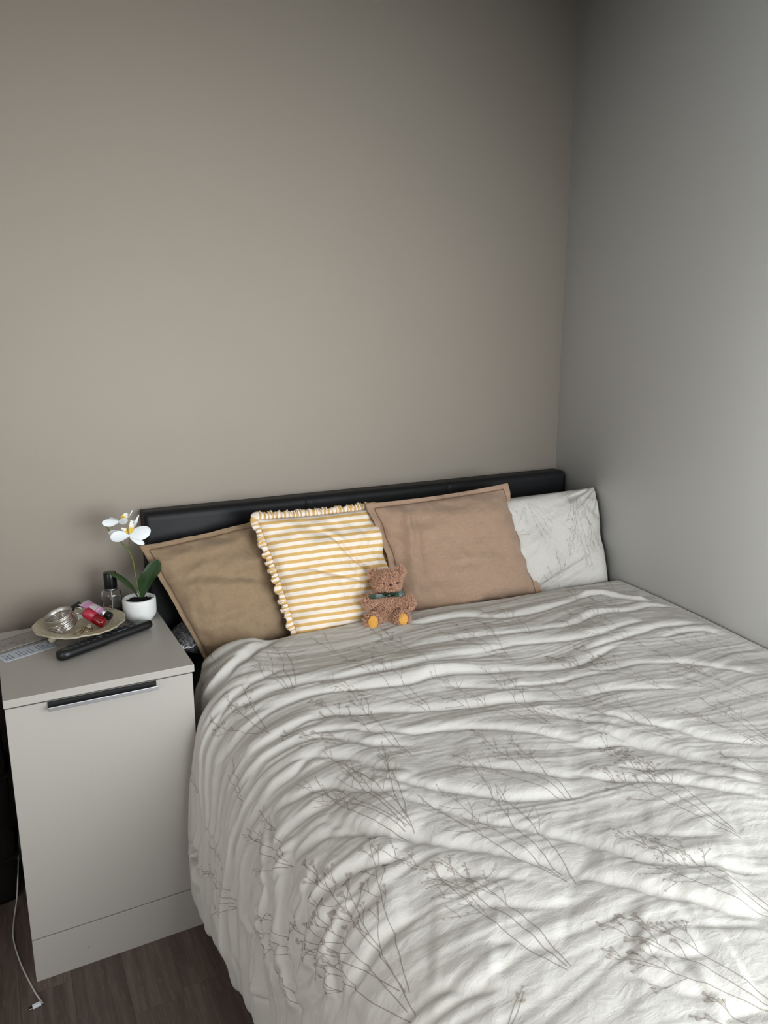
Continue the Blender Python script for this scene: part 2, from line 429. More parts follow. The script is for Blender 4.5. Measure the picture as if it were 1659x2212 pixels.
def at(px, py, y=None, z=None, x=None):
    """the point of the room at depth y (or height z, or x) that the photograph shows at this spot"""
    cy, sy, cp, sp = math.cos(YAW), math.sin(YAW), math.cos(PITCH), math.sin(PITCH)
    f = np.array([sy*cp, cy*cp, sp]); r = np.array([cy, -sy, 0]); u = np.cross(r, f)
    d = f+r*(px-829.5)/FPX-u*(py-1106)/FPX
    k = (y-CAM[1])/d[1] if y is not None else (z-CAM[2])/d[2] if z is not None else (x-CAM[0])/d[0]
    return CAM+d*k

def linen(name, c0, c1, cs):
    t = NT(name); u = t.coords('UV', (1, 1, 1))
    def st(sx, sy, sc_, d=3):
        m = t.add('ShaderNodeMapping'); m.inputs['Scale'].default_value = (sx, sy, 1); t.link(u, m.inputs[0]); return t.noise(m.outputs[0], sc_, d, .6)
    warp = st(900, 22, 1); weft = st(22, 900, 1); big = st(9, 9, 1, 2)
    base = t.mix(big, lin(c0), lin(c1))
    sl1 = t.ramp(st(1300, 34, 1, 2), [(.56, (0, 0, 0, 1)), (.74, (.6, .6, .6, 1))])
    sl2 = t.ramp(st(30, 1300, 1, 2), [(.56, (0, 0, 0, 1)), (.74, (.6, .6, .6, 1))])
    c = t.mix(t.math('MAXIMUM', sl1, sl2), base, lin(cs))
    t.bump(t.math('ADD', warp, weft), .35, .0009)
    return t.set(c, .9, 0, .15, Sheen_Weight=.15)
lin_olive = linen('tan_linen', (143, 120, 96), (150, 127, 102), (178, 156, 122))
lin_rose = linen('rosy_brown_linen', (150, 123, 103), (157, 130, 110), (188, 164, 140))
seam_m = plain('brown_seam_thread', (112, 86, 66), .9, scale=300)

t = NT('yellow_striped_cotton'); u = t.coords('UV', (1, 1, 1)); sp_ = t.add('ShaderNodeSeparateXYZ'); t.link(u, sp_.inputs[0])
wob = t.noise(u, 9, 3)
vv = t.math('ADD', sp_.outputs[1], t.math('MULTIPLY', wob, .004))
fr = t.math('FRACT', t.math('MULTIPLY', vv, 1/.0187))
stp = t.ramp(fr, [(.0, (0, 0, 0, 1)), (.50, (0, 0, 0, 1)), (.54, (1, 1, 1, 1)), (.96, (1, 1, 1, 1)), (1, (0, 0, 0, 1))])
wv = t.noise(t.coords('UV', (700, 700, 1)), 1, 2)
ye = t.mix(wv, lin((196, 156, 92)), lin((222, 184, 120)))
c = t.mix(stp, lin((236, 224, 212)), ye); t.bump(wv, .25, .0006); t.bump(t.noise(u, 55, 3), .25, .002)
stripe = t.set(c, .9, 0, .15)

t = NT('floral_cotton'); u = t.coords('Object'); w1 = t.noise(t.coords('UV', (900, 900, 1)), 1, 2)
cr = t.noise(t.coords('UV', (1, 1.8, 1), (0, 0, .5)), 30, 4, .55, .6); cr2 = t.noise(t.coords('UV', (1, 1, 1)), 95, 3, .6)
t.bump(cr, .46, .005); t.bump(cr2, .30, .0018); t.bump(w1, .25, .0005)
cotton = t.set(t.mix(w1, lin((190, 185, 178)), lin((200, 196, 189))), .85, 0, .2)
twig_m = NT('printed_twig_ink').set(lin((150, 139, 128)), .9, 0, .1)
bud_m = NT('printed_bud_ink').set(lin((165, 155, 145)), .9, 0, .1)

# ------------------------------------------------------------------ prints: flat ribbons of ink laid on a cloth grid
def sprig_lines(kind, p0, p1, seed):
    """strokes and buds of a dried-grass sprig from foot p0 to tip p1, cloth metres"""
    r = random.Random(seed); p0 = np.array(p0, float); p1 = np.array(p1, float); L = np.linalg.norm(p1-p0); d = (p1-p0)/L; q = np.array([-d[1], d[0]])
    strokes = []; buds = []
    def stroke(a, ang, length, bend, w, n=9):
        pts = [a]; h = ang
        for k in range(n):
            h += bend/n+r.uniform(-.05, .05); pts.append(pts[-1]+length/n*(d*math.cos(h)+q*math.sin(h)))
        strokes.append((np.array(pts), w)); return np.array(pts), h
    def bud(a, h, kind_, s=1):
        buds.append((np.array(a), math.atan2((d*math.cos(h)+q*math.sin(h))[1], (d*math.cos(h)+q*math.sin(h))[0]), kind_, s))
    nst = {'t': 3, 'b': 3, 'w': 4}[kind]
    if L < .13: nst = 2
    for k in range(nst):
        ang = (k-(nst-1)/2)*.27+r.uniform(-.05, .05); ln = L*(1-.13*abs(k-(nst-1)/2))*r.uniform(.88, 1.02)
        foot = p0+q*(k-(nst-1)/2)*.004+d*r.uniform(-.01, .02)
        pts, h = stroke(foot, ang, ln, -ang*r.uniform(0, .9)+r.uniform(-.25, .25), .00045, 14)
        side = r.choice((-1, 1))
        nb = int(ln/.034)
        for j in range(3, nb+3):
            f = .42+.57*(j-2)/(nb+1); a = pts[min(int(f*14), 13)]; t_ = f*14-int(f*14)
            a = a+(pts[min(int(f*14)+1, 14)]-a)*t_
            side = -side; ah = ang+side*r.uniform(.45, .9)
            bl_ = L*.21*(1.25-f)*r.uniform(.6, 1.3)
            bp, bh = stroke(a, ah, bl_, -side*r.uniform(.1, .7), .0003, 5)
            if kind == 't':
                bud(bp[-1], bh, 't', r.uniform(.8, 1.25))
                for e in range(r.randint(1, 3)):
                    sp2, h2 = stroke(bp[-3], bh+r.uniform(-.7, .7), bl_*.45, r.uniform(-.3, .3), .0003, 3); bud(sp2[-1], h2, 't', r.uniform(.7, 1.1))
            elif kind == 'b':
                for m_ in (2, 3, 4, 5):
                    bud(bp[m_]+q*r.uniform(-.004, .004), bh+r.uniform(-1.4, 1.4), 'b', r.uniform(.6, 1.1))
                if r.random() < .5: sp2, h2 = stroke(bp[3], bh+r.choice((-.8, .8)), bl_*.5, 0, .0003, 3); bud(sp2[-1], h2, 'b', .9)
            else:
                if r.random() < .75: bud(bp[-1], bh+r.uniform(-1, 1), 'b', r.uniform(.35, .7))
                if r.random() < .5: sp2, h2 = stroke(bp[2], bh+r.choice((-.9, .9)), bl_*.5, 0, .0003, 3)
        bud(pts[-1], h, 't' if kind == 't' else 'b', .9)
    return strokes, buds
def print_geo(P, N, uvfun, sprigs, base, lift=.0006, scale=1.0):
    """P,N: grids (i over u, j over v); uvfun maps cloth metres to grid indices. Returns verts, quad faces, material index"""
    V = []; F = []; M = []
    ni, nj = P.shape[:2]
    def ev(p, up=lift):
        fi, fj = uvfun(p)
        if not (0 <= fi < ni-1 and 0 <= fj < nj-1): return None
        i, j = int(fi), int(fj); a, b = fi-i, fj-j
        x = (1-a)*(1-b)*P[i, j]+a*(1-b)*P[i+1, j]+(1-a)*b*P[i, j+1]+a*b*P[i+1, j+1]
        nrm = (1-a)*(1-b)*N[i, j]+a*(1-b)*N[i+1, j]+(1-a)*b*N[i, j+1]+a*b*N[i+1, j+1]
        return x+nrm*up
    for n_, (kind, p0, p1) in enumerate(sprigs):
        st, bu = sprig_lines(kind, p0, p1, 100+n_)
        for pts, w in st:
            # resample finely so that the ink follows the creases
            seg = np.linalg.norm(np.diff(pts, axis=0), axis=1); Ls = np.concatenate([[0], np.cumsum(seg)])
            m_ = max(2, int(Ls[-1]/.003)); tt = np.linspace(0, Ls[-1], m_)
            q_ = np.stack([np.interp(tt, Ls, pts[:, 0]), np.interp(tt, Ls, pts[:, 1])], 1)
            tn = np.gradient(q_, axis=0); tn /= np.linalg.norm(tn, axis=1)[:, None]+1e-9; nn_ = np.stack([-tn[:, 1], tn[:, 0]], 1)
            prev = None
            for k in range(m_):
                ww = w*scale*(1-.35*k/m_); a = ev(q_[k]+nn_[k]*ww); b = ev(q_[k]-nn_[k]*ww)
                if a is None or b is None: prev = None; continue
                V += [a, b]; cur = base+len(V)-2
                if prev is not None: F.append((prev, prev+1, cur+1, cur)); M.append(1)
                prev = cur
        for a, h, kd, s in bu:
            s *= scale*.74
            if kd == 't': shapes = [(.0085, .0019, -.22, 0), (.0085, .0019, .22, 0), (.006, .0014, 0, .0)]
            else: shapes = [(.0052, .0019, 0, 0)]
            for ln, wd, tw, _ in shapes:
                e1 = np.array([math.cos(h+tw), math.sin(h+tw)]); e2 = np.array([-e1[1], e1[0]]); ln, wd = ln*s, wd*s
                ring = [a, a+e1*ln*.3+e2*wd, a+e1*ln*.7+e2*wd*.8, a+e1*ln, a+e1*ln*.7-e2*wd*.8, a+e1*ln*.3-e2*wd]
                pts3 = [ev(z_, lift*1.3) for z_ in ring]
                if any(z_ is None for z_ in pts3): continue
                V += pts3; c0 = base+len(V)-6
                F += [(c0, c0+1, c0+2, c0+5), (c0+2, c0+3, c0+4, c0+5)]; M += [2, 2]
    return V, F, M
# ------------------------------------------------------------------ duvet
NU, NV = 640, 700
US = np.linspace(0, UMAX, NU); VS = np.linspace(-.03, VMAX, NV); U, V_ = np.meshgrid(US, VS, indexing='ij')
B0 = duvet_base(U, V_); NB = quilt_normals(B0)
if NB[NU//3, NV//2, 2] < 0: NB = -NB
D = np.zeros_like(U)
for amp, wid, pts in FOLDS:
    q = catmull(np.array(pts)/1000., 12) if len(pts) > 2 else np.array(pts)/1000.
    lo = q.min(0)-.12; hi = q.max(0)+.12
    i0, i1 = np.searchsorted(US, [lo[0], hi[0]]); j0, j1 = np.searchsorted(VS, [lo[1], hi[1]])
    u = U[i0:i1, j0:j1]; v = V_[i0:i1, j0:j1]
    if u.size == 0: continue
    best = np.full(u.shape, 9.); sg = np.zeros(u.shape); tt = np.zeros(u.shape)
    Lq = np.concatenate([[0], np.cumsum(np.linalg.norm(np.diff(q, axis=0), axis=1))]); Lt = Lq[-1]
    for k in range(len(q)-1):
        a, b = q[k], q[k+1]; e = b-a; l2 = e@e+1e-12; w = np.clip(((u-a[0])*e[0]+(v-a[1])*e[1])/l2, 0, 1)
        dx = u-a[0]-w*e[0]; dy = v-a[1]-w*e[1]; dd = np.hypot(dx, dy); cr = e[0]*dy-e[1]*dx
        m = dd < best; best = np.where(m, dd, best); sg = np.where(m, np.sign(cr), sg); tt = np.where(m, (Lq[k]+w*np.sqrt(l2))/Lt, tt)
    # sg>0 : one side of the crease; put the plump roll on the side towards the pillows / wall
    mid = q[len(q)//2]; e = q[-1]-q[0]; head_side = 1 if (e[0]*(-1)-e[1]*0) > 0 else -1
    if abs(e[1]) > abs(e[0])*1.3: head_side = 1 if (e[0]*0-e[1]*(-1)) > 0 else -1
    s = best*sg*head_side; w = wid/1000.*.85; A = amp/1000.*np.clip(np.minimum(tt, 1-tt)*7, 0.12, 1)*1.0
    rs = np.sqrt(s*s+.0013**2); kk = 1-.8*sstep(1.15, 1.45, u)     # broad soft rolls on the flat, tight ones on the drop
    xa = np.where(s > 0, rs/((1.35+1.5*kk)*w), rs/((2.0+1.6*kk)*w)); prof_ = xa*np.exp(1-xa)*np.where(s > 0, 1.0, .45)
    crease = .62*np.exp(-(rs-.0013)/(.6*w))
    D[i0:i1, j0:j1] += (1.15-.25*kk)*A*(prof_-crease)
# drape on the hanging side: vertical flutes that deepen to the hem
side = sstep(1.36, 1.78, U)
flu = (np.sin(2*np.pi*(V_/.085+.6*fbm(V_*2, U*.6, 3)))+.5*np.sin(2*np.pi*(V_/.047+.4*fbm(V_*3, U*.5, 8))))
D += .0035*side*flu*sstep(.05, .2, V_)
# the course of the small creases: across the bed near the pillows, fanning down to the right further on, falling at the left
ang = .10-.55*sstep(.1, 1.0, V_)*sstep(1.3, .5, U)+.9*sstep(.9, 1.35, U)*sstep(.0, .3, V_)*sstep(1.5, 1.3, U)
c_, s_ = np.cos(.12), np.sin(.12)
al = U*1.0; ac = V_+.16*U*sstep(.1, .9, V_)+.03*fbm(U*1.3, V_*1.3, 11)
def ridged(n): return 1-2*np.abs(n)
def along(a, b, seed, k=14):
    r = np.random.default_rng(seed); out = 0
    for _ in range(k):
        f = r.uniform(.6, 1.7); out = out+np.sin(2*np.pi*(f*b+r.uniform(-.9, .9)*a)+r.uniform(0, 6.3))/k**.5
    return out
D += .0009*along(al, ac*12, 21)*(1-side)
wv_ = np.abs(along(al*.45, ac*9+.35*fbm(U*1.2, V_*2, 5), 61)); D += .0085*(np.minimum(wv_, 1.4)-.7)*(.12+.88*sstep(1.15, 1.5, U))
wv_ = np.abs(along(al*1.1, ac*19, 62)); D += .0008*(np.minimum(wv_, 1.3)-.6)
D += .00035*ridged(.8*along(al*2.2, ac*24, 22))*(1-.6*side)
D += .0002*along(al*6, ac*45, 23)
D += .0003*ridged(fbm(U*7, V_*7, 41, 3))
D += .006*fbm(U*1.6, V_*2.2, 51, 2)*sstep(.05, .3, V_)
for _ in range(1):
    D[1:-1] = (D[:-2]+2*D[1:-1]+D[2:])/4; D[:, 1:-1] = (D[:, :-2]+2*D[:, 1:-1]+D[:, 2:])/4
D *= sstep(-.03, .05, V_)*.85+.15
D *= .25+.75*sstep(0, .05, U)
D *= 1-.95*sstep(1.40, 1.5, U)*sstep(.12, .04, np.abs(B0[..., 1]+.455))      # pinched where the cabinet's front edge touches it
D *= 1-.45*sstep(1.68, 1.80, U)
P = B0+NB*D[..., None]
P[..., 0] = np.minimum(P[..., 0], -.003)
P[..., 0] = np.maximum(P[..., 0], -1.397-np.clip((-.476-P[..., 1])*2.0, 0, .09))
# keep off the mattress
inm = (P[..., 0] > -1.24) & (P[..., 1] > -1.9)
P[..., 2] = np.where(inm, np.maximum(P[..., 2], .552), P[..., 2])
sid = (U > 1.36) & (P[..., 2] > .11)
P[..., 0] = np.where(sid, np.minimum(P[..., 0], np.interp(P[..., 2], [0, .40, .48, .53], [-1.352, -1.352, -1.34, -1.30])), P[..., 0])
ND = quilt_normals(P)
if ND[NU//3, NV//2, 2] < 0: ND = -ND
I = np.arange(NU*NV).reshape(NU, NV); F = np.stack([I[:-1, :-1], I[1:, :-1], I[1:, 1:], I[:-1, 1:]], -1).reshape(-1, 4)
du, dv = US[1]-US[0], VS[1]-VS[0]
V2, F2, M2 = print_geo(P, ND, lambda p: (p[0]/du, (p[1]+.03)/dv), [(k, (a/1000, b/1000), (c/1000, d/1000)) for k, a, b, c, d in SPRIGS], NU*NV)
allV = np.vstack([P.reshape(-1, 3), np.array(V2)]); allF = np.vstack([F, np.array(F2)])
uv = np.vstack([np.stack([U.ravel(), V_.ravel()], -1), np.zeros((len(V2), 2))])
duvet = mesh_obj('duvet', allV, allF, [cotton, twig_m, bud_m], uvs=uv, midx=np.concatenate([np.zeros(len(F)), M2]))
tag(duvet, 'rumpled cream duvet with a grey-brown twig print spread over the bed', 'duvet')

# ------------------------------------------------------------------ bed, mattress
t = NT('black_leather'); v = t.coords('Object'); vo = t.add('ShaderNodeTexVoronoi', i_Scale=420.0); t.link(v, vo.inputs['Vector'])
t.bump(vo.outputs['Distance'], .25, .0006); t.bump(t.noise(v, 9, 3), .2, .004)
leather = t.set(t.mix(t.noise(v, 4), lin((17, 17, 19)), lin((25, 25, 27))), .5, 0, .3)
thread = plain('dark_thread', (52, 50, 50), .8)
bed = thing('bed', 'double bed with a low black leather-look headboard against the taupe wall', 'bed', (-.71, -1.0, 0))
def local(o, e=None): return o
HX0, HX1, HY, HT = -1.414, -.012, -.065, .929
nx, nz = 260, 60
X = np.linspace(HX0, HX1, nx); Z = np.linspace(.30, HT, nz)
V = []; XX, ZZ = np.meshgrid(X, Z, indexing='ij')
ex = np.minimum(XX-HX0, HX1-XX); ez = HT-ZZ
def rnd(e, r): e = np.clip(e, 0, r); return r-np.sqrt(np.clip(r*r-(r-e)**2, 0, None))
yy = HY+rnd(ex, .006)+rnd(ez, .008)*1.0
yy += .0045*np.exp(-((ex-.012)/.0035)**2)*0+.0035*np.exp(-((ez-.016)/.003)**2)*1.0
yy -= .003*sstep(.015, .10, ex)*sstep(.015, .12, ez)
for xs_ in (-.958, -.483): yy += .004*np.exp(-((XX-xs_)/.0035)**2)
yy += .0008*fbm(XX*5, ZZ*5, 77)
fr_ = np.stack([XX, yy, ZZ], -1).reshape(-1, 3)
J = np.arange(nx*nz).reshape(nx, nz); Fh = np.stack([J[:-1, :-1], J[1:, :-1], J[1:, 1:], J[:-1, 1:]], -1).reshape(-1, 4)
rim = np.concatenate([J[:, 0], J[-1, 1:], J[-2::-1, -1], J[0, -2:0:-1]])
bk = fr_[rim].copy(); bk[:, 1] = -.004; nb = len(fr_); rb = np.arange(len(rim))+nb
Rr = np.stack([rim, rb, np.roll(rb, -1), np.roll(rim, -1)], -1)
hbv = np.vstack([fr_, bk, [[(HX0+HX1)/2, -.004, .6]]])
tri = np.stack([rb, np.full(len(rb), len(hbv)-1), np.full(len(rb), len(hbv)-1), np.roll(rb, -1)], -1)
hb = mesh_obj('headboard', hbv-np.array([-.71, -1, 0]), [list(f) for f in np.vstack([Fh, Rr])]+[[a, b, d] for a, b, c, d in tri], leather, bed)
for xs_ in (-.958, -.483):
    for s_ in (-.0055, .0055):
        Vt = []; Ft = []
        for k in range(int(.5/.006)):
            z0 = HT-.016-k*.006
            q, f = tube_geo([(xs_+s_, HY-.0022, z0), (xs_+s_, HY-.0026, z0-.0038)], .0004, 5, base=len(Vt)); Vt += q; Ft += f
        mesh_obj('stitching', np.array([tuple(q) for q in Vt])-np.array([-.71, -1, 0]), Ft, thread, bed)
def bbox(name, x0, x1, y0, y1, z0, z1, m, bevel=.006): return box(name, x0+.71, x1+.71, y0+1, y1+1, z0, z1, m, bed, bevel)
bbox('side_rail', -1.345, -1.300, -1.94, -.066, .10, .30, leather); bbox('side_rail', -.053, -.012, -1.94, -.066, .10, .30, leather)
bbox('foot_rail', -1.345, -.012, -1.98, -1.941, .10, .30, leather)
bbox('slat_base', -1.299, -.054, -1.939, -.07, .24, .262, plain('pale_pine', (190, 160, 120), .7), .002)
for x_ in (-1.315, -.08):
    for y_ in (-1.95, -.12): bbox('leg', x_-.025, x_+.025, y_-.025, y_+.025, 0, .0995, leather, .003)
bbox('headboard_leg', -1.36, -1.30, -.06, -.02, 0, .30, leather, .003); bbox('headboard_leg', -.12, -.06, -.06, -.02, 0, .30, leather, .003)
t = NT('charcoal_jersey_sheet'); v = t.coords('Object', (1, 1, 1)); wv = t.add('ShaderNodeTexWave', i_Scale=60.0, i_Distortion=1.5); t.link(v, wv.inputs[0])
t.bump(wv.outputs['Fac'], .5, .002)
sheet_m = t.set(t.mix(wv.outputs['Fac'], lin((46, 48, 53)), lin((66, 68, 73))), .9, 0, .15)
mt = box('mattress', -1.345, -.008, -1.90, -.070, .2635, .545, sheet_m, bevel=.07, seg=6)
tag(mt, 'mattress in a charcoal ribbed sheet showing beside the headboard at the left', 'mattress')

# grey pillow squashed under the left cushion
t = NT('grey_damask'); v = t.coords('UV', (1, 1, 1), (0, 0, .0))
w1 = t.add('ShaderNodeTexWave', i_Scale=26.0, i_Distortion=9.0, i_Detail=3.0); t.link(v, w1.inputs[0]); w1.inputs['Detail Scale'].default_value = 2.5
t.bump(w1.outputs['Fac'], .7, .003)
damask = t.set(t.ramp(w1.outputs['Fac'], [(.35, lin((92, 92, 95))), (.6, lin((112, 112, 115))), (.95, lin((140, 140, 142)))]), .85, 0, .2)
gp = thing('pillow', 'grey ribbed damask pillow squashed flat under the leftmost tan cushion', 'pillow', (0, 0, 0))
n = 60; s = np.linspace(-1, 1, n); S, T_ = np.meshgrid(s, s, indexing='ij')
h = ((1-np.abs(S)**3)*(1-np.abs(T_)**3))**.5
cxp, cyp, hx, hy = -1.200, -.148, .178, .066
top = np.stack([cxp+S*hx*(1-.04*T_**2), cyp+T_*hy+.01*S, .610+.047*h+.002*fbm(S*3, T_*3, 9)], -1)
bot = np.stack([cxp+S*hx*(1-.04*T_**2), cyp+T_*hy+.01*S, .610-.052*h], -1)
Ig = np.arange(n*n).reshape(n, n); Fg = np.stack([Ig[:-1, :-1], Ig[1:, :-1], Ig[1:, 1:], Ig[:-1, 1:]], -1).reshape(-1, 4)
uvg = np.stack([S.ravel()*hx, T_.ravel()*hy*2+h.ravel()*.1], -1)
mesh_obj('pillow_body', np.vstack([top.reshape(-1, 3), bot.reshape(-1, 3)]), np.vstack([Fg, Fg[:, ::-1]+n*n]), damask, gp, uvs=np.vstack([uvg, uvg]))
lace = plain('white_lace', (225, 225, 228), .8, scale=400)
edge_pts = [top[i, 0] for i in range(22, 0, -1)]+[top[0, j] for j in range(0, 16)]
tube('lace_edging', [q+np.array([-.001*math.sin(k*1.9), -.001, .0015*math.cos(k*1.9)]) for k, q in enumerate(edge_pts)], [.0022+.0008*math.sin(k*1.7) for k in range(len(edge_pts))], lace, gp, 6)

# ------------------------------------------------------------------ cushions
def flange_trim(A, parent, fr, m, sgn=1):
    """a line of stitching between the stuffed middle and the flat border"""
    n = A.shape[0]; k = int(round((1-(1-fr))*.5*(n-1)))+0
    k = max(2, int(fr*.5*(n-1)+1)); N = quilt_normals(A)
    if N[n//2, n//2, 1] > 0: N = -N
    loop = [(i, k) for i in range(k, n-k)]+[(n-1-k, j) for j in range(k, n-k)]+[(i, n-1-k) for i in range(n-1-k, k, -1)]+[(k, j) for j in range(n-1-k, k-1, -1)]
    return tube('border_seam', [A[i, j]+N[i, j]*.0006 for i, j in loop], .0011, m, parent, 5)

c1 = thing('cushion', 'tan linen cushion with flat stitched border, leftmost, nearest the orchid', 'cushion', group='linen cushions propped against the headboard')
def wr1(S, T): return .006*np.exp(-((T+.15*S-.15)/.09)**2)*sstep(.9, -.4, S)-.005*np.exp(-((T-.25+.3*S)/.06)**2)*sstep(-.6, .6, S)+.004*fbm(S*.9, T*2.2, 12, 2)
_, A, N = cushion('cushion_cover', at(300, 1180, -.115), at(592, 1112, -.115), at(452, 1448, -.258), at(668, 1408, -.250), .048, .012, lin_olive, c1, flange=.085, pinch=.035, wave=.006, wr=wr1, seed=3)
flange_trim(A, c1, .085, seam_m)

c3 = thing('cushion', 'rosy brown linen cushion with flat stitched border, on the right behind the teddy bear', 'cushion', group='linen cushions propped against the headboard')
def wr3(S, T): return .004*fbm(S*.8, T*1.6, 22, 2)+.007*np.exp(-((S+.75-.2*T)/.05)**2)*sstep(-.6, .4, T)-.004*np.exp(-((S+.62-.15*T)/.04)**2)*sstep(-.6, .4, T)
_, A, N = cushion('cushion_cover', at(788, 1088, -.185), at(1098, 1043, -.185), at(878, 1352, -.268), at(1172, 1292, -.300), .060, .035, lin_rose, c3, flange=.085, pinch=.04, wave=.008, wr=wr3, seed=8)
flange_trim(A, c3, .085, seam_m)

c2 = thing('cushion', 'yellow and white striped cushion with ruffled edge between the two brown linen cushions', 'cushion')
def wr2(S, T):
    a = -.010*np.exp(-((T-.42*np.exp(-((S+.1)/.8)**2)+.9*np.clip(S, -.2, .7)*.9-.1)/.07)**2)*sstep(-.35, .1, S)
    b = -.008*np.exp(-((T+.05+.35*S)/.05)**2)*sstep(-.9, -.3, S)*sstep(1, .3, S)
    return a+b+.005*fbm(S*1.1, T*1.6, 33, 2)
TL2, TR2, BL2, BR2 = at(556, 1122, -.190), at(806, 1098, -.155), at(648, 1392, -.318), at(866, 1362, -.266)
_, A2, N2 = cushion('cushion_cover', TL2, TR2, BL2, BR2, .060, .02, stripe, c2, pinch=.03, wr=wr2, seed=14, power=.5)
# gathered ruffle around it
n = A2.shape[0]
rim = [(i, n-1) for i in range(0, n)]+[(n-1, j) for j in range(n-2, -1, -1)]+[(i, 0) for i in range(n-2, -1, -1)]+[(0, j) for j in range(1, n-1)]
ctr = A2[n//2, n//2]; base_pts = np.array([A2[i, j] for i, j in rim]); NN = len(base_pts); K = NN*4
cum = np.concatenate([[0], np.cumsum(np.linalg.norm(np.diff(np.vstack([base_pts, base_pts[:1]]), axis=0), axis=1))]); tot = cum[-1]
tt = np.linspace(0, tot, K, endpoint=False); bp = np.stack([np.interp(tt, cum, np.append(base_pts[:, k], base_pts[0, k])) for k in range(3)], 1)
flat = (TL2+TR2+BL2+BR2)/4
tan_ = np.roll(bp, -6, 0)-np.roll(bp, 6, 0); tan_ /= np.linalg.norm(tan_, axis=1)[:, None]
nrm = np.cross(TR2-TL2, TL2-BL2); nrm /= np.linalg.norm(nrm); nrm = nrm if nrm[1] < 0 else -nrm
outw = np.cross(tan_, nrm); outw *= np.sign((outw*(bp-flat)).sum(1))[:, None]
rows = []; nr = 7
ph = 2*np.pi*(tt/.013+.9*fbm(tt*9, tt*0, 44, 2)); ph2 = 2*np.pi*(tt/.031+.5*fbm(tt*7, tt*0, 45, 2))
for r_ in range(nr):
    f = r_/(nr-1); a = f**.8
    rows.append(bp+outw*(.020*f*(1-.15*np.sin(ph2)))[:, None]+nrm*(a*(.0042*np.sin(ph+.9*f)+.003*np.sin(ph2)))[:, None]+tan_*(a*.0035*np.cos(ph*1.0+f))[:, None]+nrm*.004*math.sin(f*3.14))
R_ = np.stack(rows, 1); Ir = np.arange(K*nr).reshape(K, nr); In = np.roll(Ir, -1, 0)
Fr = np.stack([Ir[:, :-1], In[:, :-1], In[:, 1:], Ir[:, 1:]], -1).reshape(-1, 4)
uvr = np.stack([np.tile(np.linspace(0, .02, nr), (K, 1)), np.tile((tt*1.55)[:, None], (1, nr))], -1).reshape(-1, 2)
rf = mesh_obj('ruffle', R_.reshape(-1, 3), Fr, stripe, c2, uvs=uvr)
sm_ = rf.modifiers.new('cloth', 'SOLIDIFY'); sm_.thickness = .0008

c4 = thing('pillow', 'cream pillow in twig-print cover propped upright against the white wall at right', 'pillow')
def wr4(S, T):
    o = .004*fbm(S*1.2, T*1.2, 63, 2)
    for k in range(7):
        o = o-.005*np.exp(-((T+.95-.42*k*.32-(S+.2)*.55+.1*k)/.05)**2)*sstep(-.5, .1, S)*sstep(1, .5, S)*(.4+.6*(k % 3)/2)
    o = o+.006*np.cos(22*np.arctan2(T-1.05, S-1.05))*np.exp(-(np.hypot(S-1, T-1)/.38)**2)
    return o
P4 = [at(955, 1092, -.128), at(1288, 1052, -.205), at(1010, 1330, -.215), at(1335, 1268, -.300)]
P4[1][0] = min(P4[1][0], -.008); P4[3][0] = min(P4[3][0], -.008)
pc, A4, N4 = cushion('pillow_cover', *P4, .060, .045, cotton, c4, pinch=.015, wr=wr4, seed=19, power=.42, n=130)
me = pc.data
n4 = 130; w4 = np.linalg.norm(P4[1]-P4[0]); h4 = np.linalg.norm(P4[0]-P4[2]); ND4 = quilt_normals(A4)
if ND4[65, 65, 1] > 0: ND4 = -ND4
def P4uv(px, py):
    d = np.inf; X_ = at(px, py, -.25)-CAM; X_ /= np.linalg.norm(X_); W_ = A4-CAM; c_ = np.linalg.norm(np.cross(W_, X_), axis=-1); i, j = np.unravel_index(np.argmin(c_), c_.shape)
    return (i/(n4-1)*w4, j/(n4-1)*h4)
sp4 = [('w', P4uv(1222, 1068), P4uv(1322, 1245)), ('b', P4uv(1240, 1070), P4uv(1250, 1205)), ('w', P4uv(1228, 1070), P4uv(1312, 1130)), ('b', P4uv(1232, 1072), P4uv(1235, 1130)),
       ('w', P4uv(1138, 1085), P4uv(1200, 1155)), ('w', P4uv(1132, 1088), P4uv(1127, 1130)), ('w', P4uv(1205, 1265), P4uv(1205, 1190)), ('b', P4uv(1200, 1262), P4uv(1225, 1225)), ('b', P4uv(1210, 1268), P4uv(1178, 1240)), ('t', P4uv(1118, 1152), P4uv(1138, 1152))]
V4, F4, M4 = print_geo(A4, ND4, lambda p: (p[0]/w4*(n4-1), p[1]/h4*(n4-1)), sp4, 0, .0006, .8)
pr = mesh_obj('printed_sprigs', V4, np.array(F4), [twig_m, twig_m, bud_m], c4, midx=M4)
pr['label'] = 'grey-brown twig print on the pillow cover'
# ------------------------------------------------------------------ bedside cabinet (everything in cabinet metres, empty at its base)
CT, CX0, CX1, CY0, CY1 = .6706, -1.7857, -1.4037, -.4765, -.069
t = NT('greige_melamine'); v = t.coords('Object'); fn = t.noise(v, 900, 2)
mel = t.set(t.mix(fn, lin((176, 170, 163)), lin((184, 178, 171))), .38, 0, .4)
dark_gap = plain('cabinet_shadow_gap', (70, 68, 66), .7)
cab = thing('bedside_cabinet', 'greige bedside cabinet with one door and a slim metal edge pull', 'cabinet', (0, 0, 0))
box('worktop', CX0, CX1, CY0, CY1, CT-.0176, CT, mel, cab, .0012)
box('side_panel', CX0+.004, CX0+.020, CY0+.028, CY1-.002, .0, CT-.018, mel, cab)
box('side_panel', CX1-.020, CX1-.004, CY0+.028, CY1-.002, .0, CT-.018, mel, cab)
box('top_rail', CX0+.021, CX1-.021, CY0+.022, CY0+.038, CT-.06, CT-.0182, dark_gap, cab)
box('back_panel', CX0+.021, CX1-.021, CY1-.008, CY1-.003, .01, CT-.018, mel, cab)
